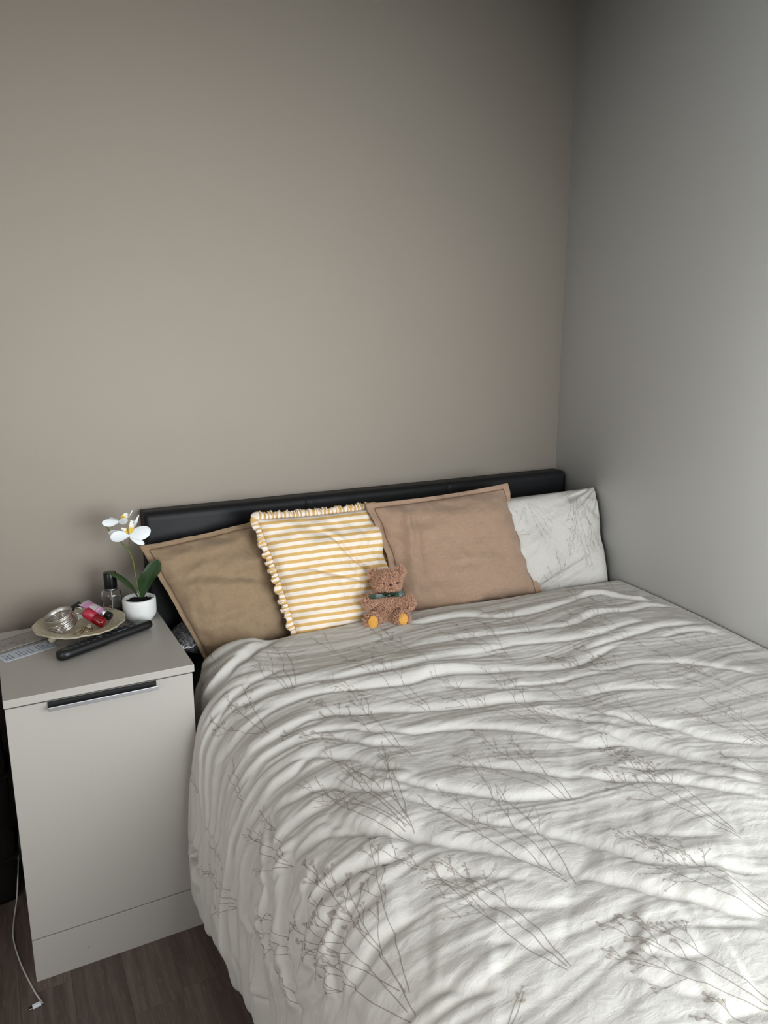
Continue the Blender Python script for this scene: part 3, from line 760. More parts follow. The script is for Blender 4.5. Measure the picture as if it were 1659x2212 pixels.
dr = box('door', CX0+.0015, CX1-.0035, CY0+.0065, CY0+.0255, .1065, CT-.0225, mel, cab, .0008)
plf = box('plinth', CX0+.0015, CX1-.0035, CY0+.0065, CY0+.0255, .0, .1035, mel, cab, .0008)
spot = plain('dark_fleck', (80, 76, 72), .8)
def dot(name, x, z, r, parent): 
    bm = bmesh.new(); bmesh.ops.create_uvsphere(bm, u_segments=10, v_segments=6, radius=r)
    for q in bm.verts: q.co = Vector((x+q.co.x, CY0+.0065+q.co.y*.3, z+q.co.z))
    return bm_obj(name, bm, spot, parent)
pf_ = at(190, 2046, y=CY0+.0065); dot('screw_mark', pf_[0], pf_[2], .0013, plf)
metal = NT('brushed_aluminium'); v = metal.coords('Object', (20, 900, 900)); nz_ = metal.noise(v, 1, 3); metal.bump(nz_, .3, .0004)
alu = metal.set(metal.mix(nz_, lin((190, 190, 192)), lin((232, 232, 234))), .42, 1.0)
bm = bmesh.new(); hx0, hx1 = -1.7055, -1.4865; zt_ = CT-.0222
prof = [(CY0+.0064, zt_-.0148), (CY0-.0120, zt_-.0148), (CY0-.0132, zt_-.0140), (CY0-.0135, zt_-.0062), (CY0-.0128, zt_-.0054), (CY0-.0121, zt_-.0062), (CY0-.0118, zt_-.0130), (CY0-.0110, zt_-.0138), (CY0+.0064, zt_-.0138)]
a = [bm.verts.new((hx0, y_, z_)) for y_, z_ in prof]; b = [bm.verts.new((hx1, y_, z_)) for y_, z_ in prof]
for k in range(len(prof)): bm.faces.new((a[k], a[(k+1) % len(prof)], b[(k+1) % len(prof)], b[k]))
bm.faces.new(a[::-1]); bm.faces.new(b)
rc_ = box('pull_shade_strip', hx0+.0005, hx1-.0005, CY0+.0035, CY0+.0064, zt_-.0137, zt_-.0006, plain('pull_shade_black', (14, 14, 15), .6), dr, .0002); rc_['label'] = 'black strip for the shade behind the metal pull'  # shade behind the lip, put in as a black strip on the door
hd = bm_obj('handle', bm, alu, dr, bevel=.0004); hd['label'] = 'slim brushed metal edge pull'

# ------------------------------------------------------------------ orchid
pot_m = plain('matt_white_ceramic', (228, 228, 226), .55, scale=90, bump=.06, var=.03)
OX, OY = -1.4555, -.1385
orch = thing('potted_orchid', 'small artificial white orchid in a round white ceramic pot', 'plant', (OX, OY, CT))
lathe('pot', [(.0, .0), (.026, .0), (.030, .003), (.031, .006), (.035, .009), (.0395, .016), (.0412, .024), (.0414, .054), (.0407, .059), (.0385, .0605), (.0355, .0605), (.0345, .058), (.0345, .046), (.001, .046)], pot_m, orch, 64)
soil_m = plain('dark_soil', (26, 24, 24), .95, scale=300, bump=.8)
bm = bmesh.new(); bmesh.ops.create_circle(bm, cap_ends=True, radius=.0338, segments=48)
bmesh.ops.subdivide_edges(bm, edges=bm.edges[:], cuts=1)
for v_ in bm.verts: v_.co.z = .0505
soil = bm_obj('soil', bm, soil_m, orch)
Vt, Ft = [], []
for k in range(260):
    a = random.uniform(0, 6.28); r = .0325*math.sqrt(random.random()); c = Vector((r*math.cos(a), r*math.sin(a), .0505)); s_ = random.uniform(.0012, .003)
    b0 = len(Vt)
    for dx, dy, dz in ((1, 0, 0), (-.5, .87, 0), (-.5, -.87, 0), (0, 0, 1.4)):
        Vt.append(c+Vector((dx, dy, dz))*s_+Vector([random.uniform(-.5, .5)*s_ for _ in range(3)]))
    Ft += [(b0, b0+1, b0+3), (b0+1, b0+2, b0+3), (b0+2, b0, b0+3)]
cr_ = mesh_obj('soil_crumbs', [tuple(q) for q in Vt], Ft, soil_m, orch, smooth=False); cr_['kind'] = 'stuff'
t = NT('orchid_leaf'); u = t.coords('UV'); w = t.add('ShaderNodeTexWave', i_Scale=9.0, i_Distortion=.4); t.link(u, w.inputs[0]); t.bump(w.outputs['Fac'], .08, .001)
leaf_m = t.set(t.mix(t.noise(u, 4), lin((30, 48, 28)), lin((52, 74, 42))), .28, 0, .5)
def blade(name, pts, widths, side, m, parent, cup=.2, n=18, k=9, thick=.0008, fold=0.0):
    c = catmull(pts, max(2, n//(len(pts)-1))); L = len(c); side = np.array(side, float)
    tq = np.linspace(0, 1, L)
    if len(widths) == 2: w = widths[1]*np.where(tq > .56, np.sqrt(np.clip(1-((tq-.56)/.445)**2, 0, 1)), widths[0]/widths[1]+(1-widths[0]/widths[1])*np.sin(np.pi/2*np.clip(tq/.56, 0, 1)))
    else: w = np.interp(tq, np.linspace(0, 1, len(widths)), widths)
    tn = np.gradient(c, axis=0); tn /= np.linalg.norm(tn, axis=1)[:, None]
    sd = side-tn*(tn@side)[:, None]; sd /= np.linalg.norm(sd, axis=1)[:, None]; nm = np.cross(tn, sd)
    s = np.linspace(-1, 1, k); V = (c[:, None]+sd[:, None]*(w[:, None]*s)[..., None]+nm[:, None]*(w[:, None]*cup*(s**2))[..., None]+nm[:, None]*(w[:, None]*fold*np.abs(s))[..., None])
    I = np.arange(L*k).reshape(L, k); F = np.stack([I[:-1, :-1], I[1:, :-1], I[1:, 1:], I[:-1, 1:]], -1).reshape(-1, 4)
    uv = np.stack(np.meshgrid(np.linspace(0, 1, L), np.linspace(0, 1, k), indexing='ij'), -1).reshape(-1, 2)[:, ::-1]
    o = mesh_obj(name, V.reshape(-1, 3), F, m, parent, uvs=uv)
    sm = o.modifiers.new('t', 'SOLIDIFY'); sm.thickness = thick; sb = o.modifiers.new('s', 'SUBSURF'); sb.levels = sb.render_levels = 1
    return o
O3 = np.array([OX, OY, CT])
def oa(px, py, y): return at(px, py, y=y)-O3
blade('leaf', [oa(306, 1291, -.142), oa(315, 1262, -.150), oa(330, 1238, -.160), oa(339, 1209, -.165)], [.005, .0225], (1, .0, .25), leaf_m, orch, cup=.25, fold=.15)
blade('leaf', [oa(298, 1288, -.140), oa(288, 1268, -.150), oa(268, 1250, -.160), oa(250, 1241, -.17), oa(230, 1237, -.185)], [.004, .009, .0125, .011, .007, .001], (.1, 1, .65), leaf_m, orch, cup=.25, fold=.2)
stem_m = plain('orchid_stem', (98, 108, 44), .5)
tube('stem', spline([oa(303, 1290, -.142), oa(296, 1262, -.142), oa(291, 1232, -.142), oa(287, 1210, -.142), oa(277, 1188, -.142), oa(262, 1172, -.142), oa(247, 1160, -.140), oa(234, 1143, -.136), oa(232, 1137, -.134), oa(238, 1134, -.130), oa(250, 1132, -.128)], 5), .0019, stem_m, orch, 8)
tube('flower_stalk', spline([oa(278, 1189, -.142), oa(279, 1180, -.146), oa(280, 1168, -.152), oa(279, 1160, -.156)], 4), .0014, stem_m, orch, 8)
t = NT('orchid_petal'); u = t.coords('UV'); w = t.noise(t.coords('UV', (26, 1.5, 1)), 1, 3); t.bump(w, .3, .0006)
petal_m = t.set(lin((235, 238, 240)), .5, 0, .35, Subsurface_Weight=.0)
t = NT('orchid_lip'); u = t.coords('UV'); sx_ = t.add('ShaderNodeSeparateXYZ'); t.link(u, sx_.inputs[0])
lip_m = t.set(t.ramp(sx_.outputs[1], [(0, lin((232, 196, 60))), (.42, lin((228, 190, 66))), (.6, lin((240, 236, 220))), (1, lin((240, 240, 236)))]), .5)
f1 = bpy.data.objects.new('flower', None); COL.objects.link(f1); f1.parent = orch
C1 = (279, 1158)
def petal(f, c, tip, yc, yt, wd, side, nm='petal', bow=.004, cup=.18, m=None):
    a = oa(*c, yc); b = oa(*tip, yt); mid = (a+b)/2+np.array([0, -bow, 0])
    return blade(nm, [a, mid, b], wd, side, m or petal_m, f, cup=cup, n=12, k=9, thick=.0005)
yc = -.158
petal(f1, C1, (238, 1160), yc, -.172, [.002, .0155], (0.1, -.25, 1))
petal(f1, C1, (325, 1143), yc, -.172, [.002, .0185], (.3, -.25, 1))
petal(f1, C1, (234, 1150), yc+.012, -.140, [.002, .0105], (.1, .4, 1))
petal(f1, C1, (312, 1176), yc+.004, -.160, [.002, .0075], (.5, .2, 1))
petal(f1, C1, (300, 1112), yc+.02, -.128, [.001, .003, .004, .004, .003, .001], (1, .3, 0))
petal(f1, (281, 1152), (284, 1124), yc-.006, yc-.004, [.003, .0062, .0066, .0060, .0046, .0018], (1, .1, 0), 'lip', m=lip_m, cup=-.4)
petal(f1, (278, 1150), (262, 1141), yc-.002, yc-.002, [.002, .005, .006, .0055, .004, .002], (.3, 0, 1), 'lip', m=lip_m)
f2 = bpy.data.objects.new('flower', None); COL.objects.link(f2); f2.parent = orch
C2 = (256, 1127)
petal(f2, C2, (220, 1130), -.128, -.150, [.002, .0095], (.2, .5, 1))
petal(f2, C2, (276, 1124), -.128, -.155, [.002, .0085], (.0, .6, 1))
petal(f2, C2, (236, 1119), -.126, -.10, [.002, .004, .005, .005, .004, .002], (.2, .5, 1))
petal(f2, (262, 1121), (276, 1109), -.128, -.125, [.004, .006, .0072, .0070, .0055, .002], (-.6, .2, 1), 'lip', m=lip_m)
petal(f2, (276, 1119), (286, 1102), -.130, -.135, [.0012, .0016, .0018, .0016, .0012, .0008], (1, .3, .4))
petal(f2, (280, 1124), (298, 1128), -.130, -.138, [.001, .0016, .0016, .0016, .0012, .0006], (0, .3, 1))

# ------------------------------------------------------------------ perfume bottle
bot_gl = NT('clear_glass').set((1, 1, 1, 1), .02, 0, .5, Transmission_Weight=1.0, IOR=1.45)
liq = NT('plum_perfume').set(lin((96, 50, 62)), .02, 0, .5, Transmission_Weight=.6, IOR=1.36)
blk = plain('gloss_black_plastic', (14, 14, 16), .22)
pb = thing('perfume_bottle', 'round clear glass perfume bottle with a tall black cap behind the orchid leaf', 'bottle', (-1.5165, -.104, CT))
lathe('bottle', [(.0, .0), (.0235, .0), (.025, .002), (.0255, .01), (.0252, .070), (.0235, .0775), (.018, .081), (.010, .082), (.009, .080), (.016, .0785), (.0205, .075), (.0222, .068), (.0222, .012), (.019, .008), (.0, .008)], bot_gl, pb, 48)
lathe('perfume', [(.0, .0082), (.018, .0082), (.0218, .0125), (.0218, .030), (.0, .030)], liq, pb, 40)
tube('dip_tube', [(0, 0, .010), (.001, 0, .05), (0, 0, .084)], .0011, plain('pale_plastic', (215, 215, 215), .3), pb, 8)
lathe('collar', [(.0, .081), (.0125, .081), (.0125, .085), (.0, .085)], alu, pb, 32)
lathe('cap', [(.0, .0852), (.0150, .0852), (.0158, .087), (.0158, .124), (.0150, .1265), (.013, .127), (.0, .1268)], blk, pb, 48)

# ------------------------------------------------------------------ dish on ball feet
t = NT('cream_glaze'); v = t.coords('Object'); n1 = t.noise(v, 45, 4)
geo = t.add('ShaderNodeNewGeometry'); cav = t.ramp(geo.outputs['Pointiness'], [(.44, lin((120, 104, 84))), (.50, lin((205, 197, 182)))])  # browner where the surface is concave
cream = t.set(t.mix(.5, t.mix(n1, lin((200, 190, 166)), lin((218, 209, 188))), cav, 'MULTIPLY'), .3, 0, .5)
cream_b = t.b
DX, DY = -1.604, -.182; RZ = .0305
dish = thing('trinket_dish', 'cream glazed trinket dish with moulded rim on little ball feet', 'dish', (DX, DY, CT))
def dmod(r, z, a, j):
    if r > .070:
        f = (r-.07)/.035; z += .0006*f*math.sin(a*26+5*r*60)+.0003*math.sin(a*61+r*200); r += .0012*f*math.sin(a*13)
        z += .0008*math.sin(a*7)*f
    return r, z
prof = [(.0, .0165), (.03, .0165), (.05, .0178), (.062, .0205), (.066, .0235), (.069, .0250), (.072, .0248), (.078, .0260), (.084, .0262), (.090, .0285), (.096, .0290), (.1005, .0315), (.1035, .0322), (.1050, .0308), (.1040, .0285), (.098, .0262), (.085, .0222), (.070, .0170), (.050, .0120), (.03, .0110), (.0, .0110)]
pc2 = catmull(prof, 3); d_ = lathe('plate', [(r_, z_+.005) for r_, z_ in pc2], cream, dish, 180, dmod)
for ang in (math.radians(193+0), math.radians(313), math.radians(73)):
    bm = bmesh.new(); bmesh.ops.create_uvsphere(bm, u_segments=24, v_segments=14, radius=.0080)
    for q in bm.verts: q.co = Vector((.067*math.cos(ang)+q.co.x*1.1, .067*math.sin(ang)+q.co.y*1.1, .0085+q.co.z*1.08))
    bm_obj('foot', bm, cream, dish)
DZ = CT+.0215
silver = NT('polished_silver'); nz_ = silver.noise(silver.coords('Object'), 60, 2); silver.bump(nz_, .1, .0006)
silver_m = silver.set(lin((205, 200, 196)), .16, 1.0)
t = NT('textured_silver'); vo = t.add('ShaderNodeTexVoronoi', i_Scale=700.0); t.link(t.coords('Object'), vo.inputs[0]); t.bump(vo.outputs['Distance'], .45, .0006)
silver_t = t.set(lin((200, 196, 190)), .25, 1.0)
gold = plain('pale_gold', (206, 192, 158), .2, 1.0)
bang0 = None; ax = Vector((-.32, -.10, 1)).normalized(); rot = Vector((0, 0, 1)).rotation_difference(ax).to_euler()
bc = Vector((DX-.034, DY-.002, DZ))
for k in range(7):
    R = .0325+.0004*(k % 2)
    if k < 6:
        V, F = tube_geo([(R*math.cos(a), R*math.sin(a), 0) for a in np.linspace(0, 2*math.pi, 65)[:-1]], .00165, 10, cap=False)
        F += [(63*10+j, 63*10+(j+1) % 10, (j+1) % 10, j) for j in range(10)]
        if bang0 is None:
            bang0 = mesh_obj('bangle', [tuple(q) for q in V], F, silver_m); o = bang0
        else: o = bang0.copy(); COL.objects.link(o)
        tag(o, ['lowest thin silver bangle of the stack, touching the dish', 'thin silver bangle just above the lowest one of the stack', 'thin silver bangle, third from the bottom of the stack', 'thin silver bangle, fourth from the bottom of the stack', 'thin silver bangle second under the wide textured cuff', 'thin silver bangle directly under the wide textured cuff'][k], 'bangle', 'thin silver bangles in the dish')
        o.location = bc+ax*(.0125+.0037*k)+Vector((.0012*math.sin(k*2.1), .001*math.cos(k*1.3), 0))
    else:
        o = lathe('bangle', [(R-.0012, .0), (R+.001, .0), (R+.0016, .001), (R+.001, .0022), (R+.0013, .0035), (R+.0013, .0095), (R+.001, .0108), (R+.0016, .012), (R+.001, .013), (R-.0012, .013), (R-.0012, .0)], [silver_t], None, 72)
        tag(o, 'wide textured silver cuff bangle on top of the thin ones', 'bangle')
        o.location = bc+ax*(.0125+.0037*5+.0022)
    o.rotation_euler = rot
# hand cream tube
pink = (205, 140, 185)
t = NT('pink_tube_print'); u = t.coords('UV'); s_ = t.add('ShaderNodeSeparateXYZ'); t.link(u, s_.inputs[0])
band = t.ramp(s_.outputs[0], [(0, lin((196, 184, 190))), (.16, lin((196, 184, 190))), (.17, lin(pink)), (.42, lin(pink)), (.43, lin((206, 196, 198))), (.72, lin((206, 196, 198))), (.73, lin(pink)), (.78, lin(pink)), (.79, lin((214, 205, 208))), (.84, lin((214, 205, 208))), (.85, lin(pink))])
band.node.color_ramp.interpolation = 'CONSTANT'
tube_m = t.set(band, .35)
def frame_between(a, b, up=(0, 0, 1)):
    a, b = Vector(a), Vector(b); z = (b-a).normalized(); x = Vector(up).cross(z).normalized(); y = z.cross(x)
    return Matrix(((x.x, y.x, z.x, a.x), (x.y, y.y, z.y, a.y), (x.z, y.z, z.z, a.z), (0, 0, 0, 1))), (b-a).length
a = Vector(at(180, 1301, y=-.140)); b = Vector(at(239, 1333, y=-.196)); print('tube ends', a, b)
M, L = frame_between(a, b)
ht = thing('hand_cream_tube', 'pink and white hand cream tube with silver shoulder and black cap in the dish', 'tube', (0, 0, 0)); ht.matrix_world = M
n, k = 20, 36; V = []; UVs = []
for i in range(n):
    f = i/(n-1); wv_ = .0195*(1-f)+.0115*f; th = .0012*(1-f)+.0112*f**.8
    for j in range(k):
        an = 2*math.pi*j/k; V.append((wv_*math.cos(an), th*math.sin(an), f*L*.72)); UVs.append((f, j/k))
F = [(i*k+j, i*k+(j+1) % k, (i+1)*k+(j+1) % k, (i+1)*k+j) for i in range(n-1) for j in range(k)]+[tuple(range(k))[::-1]]
mesh_obj('tube_body', V, F, tube_m, ht, uvs=UVs)
ink = plain('dark_ink', (50, 48, 58), .6)
bm = bmesh.new()
for r_ in range(4):
    x = -.008
    for w_ in range(4):
        ww = random.uniform(.0025, .005); th = .0012*(1-.5)+.0112*.5**.8
        zz = L*.72*(.46+.06*r_); 
        box_bm(bm, x, x+ww, -.0075-.0007*r_-.0003, -.0073-.0007*r_, zz, zz+.0010+.0012*(r_ == 1)); x += ww+.0012
lab = bm_obj('printed_lettering', bm, ink, ht, smooth=False); lab['label'] = 'small dark lettering on the white panel'
sh = lathe('shoulder', [(.0113, L*.72), (.0110, L*.75), (.0085, L*.84), (.0, L*.84)], alu, ht, 36); sh['label'] = 'silver foil shoulder'
lathe('cap', [(.0, L*.84), (.0098, L*.84), (.0104, L*.845), (.0104, L*.985), (.0094, L), (.0, L)], blk, ht, 36)['label'] = 'round black screw cap'
# red bottle
a = Vector(at(184, 1321, y=-.190)); b = Vector(at(225, 1348, y=-.222)); print('red', a, b); M, L = frame_between(a, b)
rb = thing('rollerball_bottle', 'translucent red rounded bottle with a matt raspberry red cap lying in the dish', 'bottle'); rb.matrix_world = M
redcap = plain('raspberry_plastic', (158, 28, 52), .4, var=.02)
redgl = NT('ruby_glass'); redgl.add('ShaderNodeTexNoise'); redgl = redgl.set(lin((140, 8, 20)), .08, 0, .6, Transmission_Weight=.45, IOR=1.45)
lathe('cap', [(.0, 0), (.0105, 0), (.0128, .0015), (.0132, .004), (.0132, L*.50), (.0, L*.50)], redcap, rb, 40)
lathe('bottle', [(.0, L*.502), (.0130, L*.502), (.0132, L*.55), (.0132, L*.88), (.0120, L*.96), (.0085, L), (.0, L)], redgl, rb, 40)
white = plain('white_ink', (235, 225, 225), .5); bm = bmesh.new()
for r_ in range(3):
    for w_ in range(5):
        an = -2.3+w_*.13
        v_ = Vector((.01335*math.cos(an), .01335*math.sin(an), L*(.66+.045*r_)))
        rr_ = bmesh.ops.create_cube(bm, size=1)['verts']
        for q in rr_: q.co = v_+Vector((q.co.x*.0009, q.co.y*.0006, q.co.z*.0008))
bm_obj('printed_lettering', bm, white, rb, smooth=False)['label'] = 'tiny white lettering on the red bottle'
# jewellery heap: gold chain, silver ring, crystal, small dark compact
ch = thing('chain_necklace', 'pale gold link chain heaped at the front of the trinket dish', 'necklace', (DX-.002, DY-.052, DZ+.002))
path = catmull([(-.012, .004, .0), (-.006, -.006, .003), (.002, .004, .004), (.006, .014, .007), (.012, .004, .004), (.004, -.005, .004), (.012, -.004, .004), (.018, .006, .004), (.010, .016, .006), (.002, .014, .004), (-.006, .010, .003)], 5)
lk = None
for k in range(0, len(path)-1, 1):
    p_ = Vector(path[k]); d = Vector(path[k+1])-p_
    if lk is None:
        V, F = tube_geo([(.0028*math.cos(a)*1.25, .0019*math.sin(a), 0) for a in np.linspace(0, 2*math.pi, 15)[:-1]], .00055, 6, cap=False)
        F += [(13*6+j, 13*6+(j+1) % 6, (j+1) % 6, j) for j in range(6)]
        lk = mesh_obj('link', [tuple(q) for q in V], F, gold, ch); o = lk
    else: o = lk.copy(); COL.objects.link(o)
    o.parent = ch; o.location = p_*1.35; o.scale = (1.35,)*3; o.rotation_euler = (math.pi/2*(k % 2)+.4, random.uniform(-.3, .3), math.atan2(d.y, d.x))
def torus_bm(R, r, n=40, m=10):
    V, F = tube_geo([(R*math.cos(a), R*math.sin(a), 0) for a in np.linspace(0, 2*math.pi, n+1)[:-1]], r, m, cap=False)
    F += [((n-1)*m+j, (n-1)*m+(j+1) % m, (j+1) % m, j) for j in range(m)]
    return [tuple(q) for q in V], F
V, F = torus_bm(.0088, .0011); o = mesh_obj('ring', V, F, silver_m); o.location = at(146+24, 1319, y=-.185); o.rotation_euler = (.9, .2, .3)
tag(o, 'silver finger ring leaning between the bangles and the red cap', 'ring')
bm = bmesh.new(); bmesh.ops.create_icosphere(bm, subdivisions=1, radius=.0062)
gem = bm_obj('crystal_charm', bm, NT('smoky_crystal').set(lin((190, 190, 176)), .05, 0, .5, Transmission_Weight=.6, IOR=1.5), smooth=False)
gem.location = at(192, 1353, y=-.228); tag(gem, 'clear faceted crystal charm beside the gold chain', 'charm')
hc = box('hair_clip', -.016, .016, -.007, .007, -.003, .003, blk, bevel=.002); hc.location = Vector(at(163, 1310, y=-.152)); hc.rotation_euler = (.35, -.25, .5)
tag(hc, 'flat black hair clip behind the bangles in the dish', 'clip')
sq = box('silver_pendant', -.006, .006, -.0008, .0008, -.0055, .0055, silver_m, bevel=.0005); sq.location = at(173, 1332, y=-.205); sq.rotation_euler = (-.5, 0, .5)
tag(sq, 'small square silver pendant standing beside the red cap', 'pendant')

# ------------------------------------------------------------------ remote control
ra, rb_ = Vector((-1.664, -.322, CT)), Vector((-1.447, -.213, CT)); Lr = (rb_-ra).length+.012
rc = thing('remote_control', 'long black remote control lying on the front of the cabinet top', 'remote control', (ra+rb_)/2, (math.radians(-9), 0, math.atan2((rb_-ra).y, (rb_-ra).x)))
n, k = 60, 24; V = []
for i in range(n):
    f = i/(n-1); e = min(f, 1-f)*Lr; r0 = .0225; w_ = .0195*math.sqrt(max(1e-4, 1-max(0, (.0225-e)/.0225)**2))
    hh = .0245*(math.sqrt(max(.02, 1-max(0, (.012-e)/.012)**2))); bl_ = .0035*max(0, 1-abs(f-.25)/.2)*0
    lift = .0022*(f > .48)*min(1, (f-.48)/.02) if f > .48 else 0
    for j in range(k):
        an = 2*math.pi*j/k; ca, sa = math.cos(an), math.sin(an); p_ = 3.2 if sa > 0 else 2.2
        q = (abs(ca)**p_+abs(sa)**p_)**(-1/p_)
        y_ = w_*ca*q; z_ = .0123+(.0123*sa*q)*hh/.0245
        if sa < 0: z_ += lift*(-sa)
        V.append(((f-.5)*Lr, y_, z_))
F = [(i*k+j, i*k+(j+1) % k, (i+1)*k+(j+1) % k, (i+1)*k+j) for i in range(n-1) for j in range(k)]+[tuple(range(k))[::-1], tuple((n-1)*k+j for j in range(k))]
rem_m = plain('satin_black_plastic', (9, 10, 12), .4, scale=400, bump=.05)
mesh_obj('casing', V, F, rem_m, rc)
btn = plain('rubber_button', (38, 42, 52), .5); b0 = None
for i in range(11):
    for j in range(3):
        if (i, j) in ((4, 1),): continue
        if b0 is None:
            bm = bmesh.new(); box_bm(bm, -.0048, .0048, -.0036, .0036, 0, .0022); b0 = bm_obj('button', bm, btn, rc, bevel=.0009); o = b0
        else: o = b0.copy(); COL.objects.link(o)
        o.parent = rc; o.location = ((i-5)*.0165-.004, (j-1)*.0105, .0232)
bm = bmesh.new(); bmesh.ops.create_cone(bm, cap_ends=True, segments=28, radius1=.0075, radius2=.007, depth=.0028)
o = bm_obj('navigation_pad', bm, plain('glossy_grey_button', (78, 84, 98), .25), rc, bevel=.0006); o.location = (-.0175+.0, 0, .0249)
o = box('lettering_badge', .020, .046, -.0145, -.0115, .0242, .0248, plain('pale_print', (120, 130, 150), .4), rc, .0002); o['label'] = 'small pale printed badge'

# ------------------------------------------------------------------ papers
pap = NT('pale_blue_paper'); n1 = pap.noise(pap.coords('Object'), 300, 2); paper = pap.set(pap.mix(n1, lin((188, 195, 206)), lin((198, 204, 214))), .7)
card = NT('grey_card'); n1 = card.noise(card.coords('Object'), 12, 3); card_m = card.set(card.mix(n1, lin((150, 143, 138)), lin((160, 153, 147))), .6)
def sheet_obj(name, corners, z, th, m, parent, curl=0):
    bm = bmesh.new(); n = 12; c = [Vector((x, y, 0)) for x, y in corners]; g = []
    for i in range(n+1):
        row = []
        for j in range(n+1):
            a, b = i/n, j/n; p_ = c[0]*(1-a)*(1-b)+c[1]*a*(1-b)+c[2]*a*b+c[3]*(1-a)*b; row.append(bm.verts.new((p_.x, p_.y, z+curl*a*a+curl*.3*b*b)))
        g.append(row)
    for i in range(n):
        for j in range(n): bm.faces.new((g[i][j], g[i+1][j], g[i+1][j+1], g[i][j+1]))
    o = bm_obj(name, bm, m, parent); s = o.modifiers.new('t', 'SOLIDIFY'); s.thickness = th; s.offset = 1; return o
lf = thing('leaflet', 'pale blue paper with small dark printed text under the grey card', 'paper')
e1 = np.array([.933, .36]); e2 = np.array([-.36, .933])
pA = np.array([-1.656, -.228]); 
sheet_obj('paper_sheet', [pA-e1*.125, pA, pA+e2*.055, pA-e1*.125+e2*.055], CT+.0004, .0003, paper, lf)
bm = bmesh.new(); random.seed(12)
q0 = pA-e1*.011+e2*.009
for col in range(15):
    if col in (5, 11): continue
    s0 = 0; c_ = q0-e1*(.0075*col)
    ln = random.uniform(.022, .036)
    while s0 < ln:
        ww = random.uniform(.002, .006); a = c_+e2*s0; b = c_+e2*(s0+ww)
        for g_ in np.arange(0, ww, .0013):
            m_ = c_+e2*(s0+g_+.0005); w2 = random.uniform(.0004, .0006); hgt = random.choice((.0009, .0009, .0014))
            vs = [bm.verts.new((*(m_+e2*sx*w2+e1*sy*hgt), CT+.00078)) for sx, sy in ((-1, -1), (1, -1), (1, 1), (-1, 1))]
            bm.faces.new(vs)
        s0 += ww+.0016
bm_obj('printed_text', bm, plain('blue_black_ink', (52, 56, 68), .7), lf, smooth=False)['label'] = 'lines of small dark print'
gc = thing('card', 'grey card with a faint floral print lying over the leaflet by the dish', 'card')
cc = [(-1.830, -.232), (-1.665, -.163), (-1.709, -.105), (-1.874, -.174)]
cc = [(-1.785, -.213), (-1.665, -.163), (-1.709, -.105), (-1.785, -.137)]
sheet_obj('card_sheet', cc, CT+.0025, .0005, card_m, gc, .0015)
sprm = plain('faint_card_print', (126, 120, 112), .7); bm = bmesh.new()
for k in range(60):
    a = random.gauss(.35, .16); b = random.gauss(.45, .18)
    if not (.05 < a < .9 and .1 < b < .9): continue
    p_ = (np.array(cc[0])*(1-a)+np.array(cc[1])*a)*(1-b)+(np.array(cc[3])*(1-a)+np.array(cc[2])*a)*b; z_ = CT+.0032+.0015*a*a+.00045*b*b+.0003
    an = random.uniform(0, 3.1); l_ = random.uniform(.002, .006); w2 = .0006
    d_ = np.array([math.cos(an), math.sin(an)]); n_ = np.array([-d_[1], d_[0]])
    bm.faces.new([bm.verts.new((*(p_+d_*l_*sx+n_*w2*sy), z_)) for sx, sy in ((-1, 0), (0, -1.5), (1, 0), (0, 1.5))])
bm_obj('floral_print', bm, sprm, gc, smooth=False)['label'] = 'faint brown-grey floral print'

# ------------------------------------------------------------------ charging cable and dark things beside the cabinet
cabm = plain('white_cable', (196, 192, 184), .5); conn_m = plain('white_connector', (228, 232, 240), .35)
cb = thing('charging_cable', 'thin off-white charging cable trailing to the floor beside the cabinet', 'cable')
pts = [(-1.755, -.036, .36), (-1.768, -.038, .22), (-1.790, -.11, .12), (-1.806, -.185, .03), (-1.818, -.24, .0026), (-1.823, -.31, .0022), (-1.812, -.40, .0022), (-1.792, -.49, .0022), (-1.779, -.532, .0022), (-1.7775, -.5375, .0035), (-1.7805, -.5385, .0052)]
tube('cord', catmull(pts, 8), .0017, cabm, cb, 8)
pl_a = Vector((-1.7805, -.5385, .0052)); pl_b = Vector((-1.797, -.5410, .0048)); M, L = frame_between(pl_a, pl_b)
o = box('connector', -.0045, .0045, -.0030, .0030, 0, L, conn_m, cb, .0012); o.matrix_local = M
o = box('connector_tip', -.0033, .0033, -.0008, .0008, L, L+.0065, silver_m, cb, .0004); o.matrix_local = M
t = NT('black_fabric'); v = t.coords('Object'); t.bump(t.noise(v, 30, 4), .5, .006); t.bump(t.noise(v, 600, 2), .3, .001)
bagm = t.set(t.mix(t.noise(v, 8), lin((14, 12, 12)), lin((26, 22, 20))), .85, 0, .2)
n, k = 40, 60; V = []
bx, by = -2.024, -.105
for i in range(n):
    f = i/(n-1); z_ = .56*f
    for j in range(k):
        an = 2*math.pi*j/k; ca, sa = math.cos(an), math.sin(an); q = (abs(ca)**12+abs(sa)**12)**(-1/12.)
        s_ = 1-.02*(2*f-1)**4-.015*f+.006*math.sin(14*f+2*an)+.006*math.sin(5*an+9*f)*(.3+f)
        if f > .96: s_ *= .93
        V.append((bx+.225*ca*q*s_, by+.07*sa*q*s_-.0, z_+.006*math.sin(3*an)*(f > .1)))
F = [(i*k+j, i*k+(j+1) % k, (i+1)*k+(j+1) % k, (i+1)*k+j) for i in range(n-1) for j in range(k)]+[tuple(range(k))[::-1], tuple((n-1)*k+j for j in range(k))]
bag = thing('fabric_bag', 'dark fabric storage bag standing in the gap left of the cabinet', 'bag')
mesh_obj('bag_body', V, F, bagm, bag)
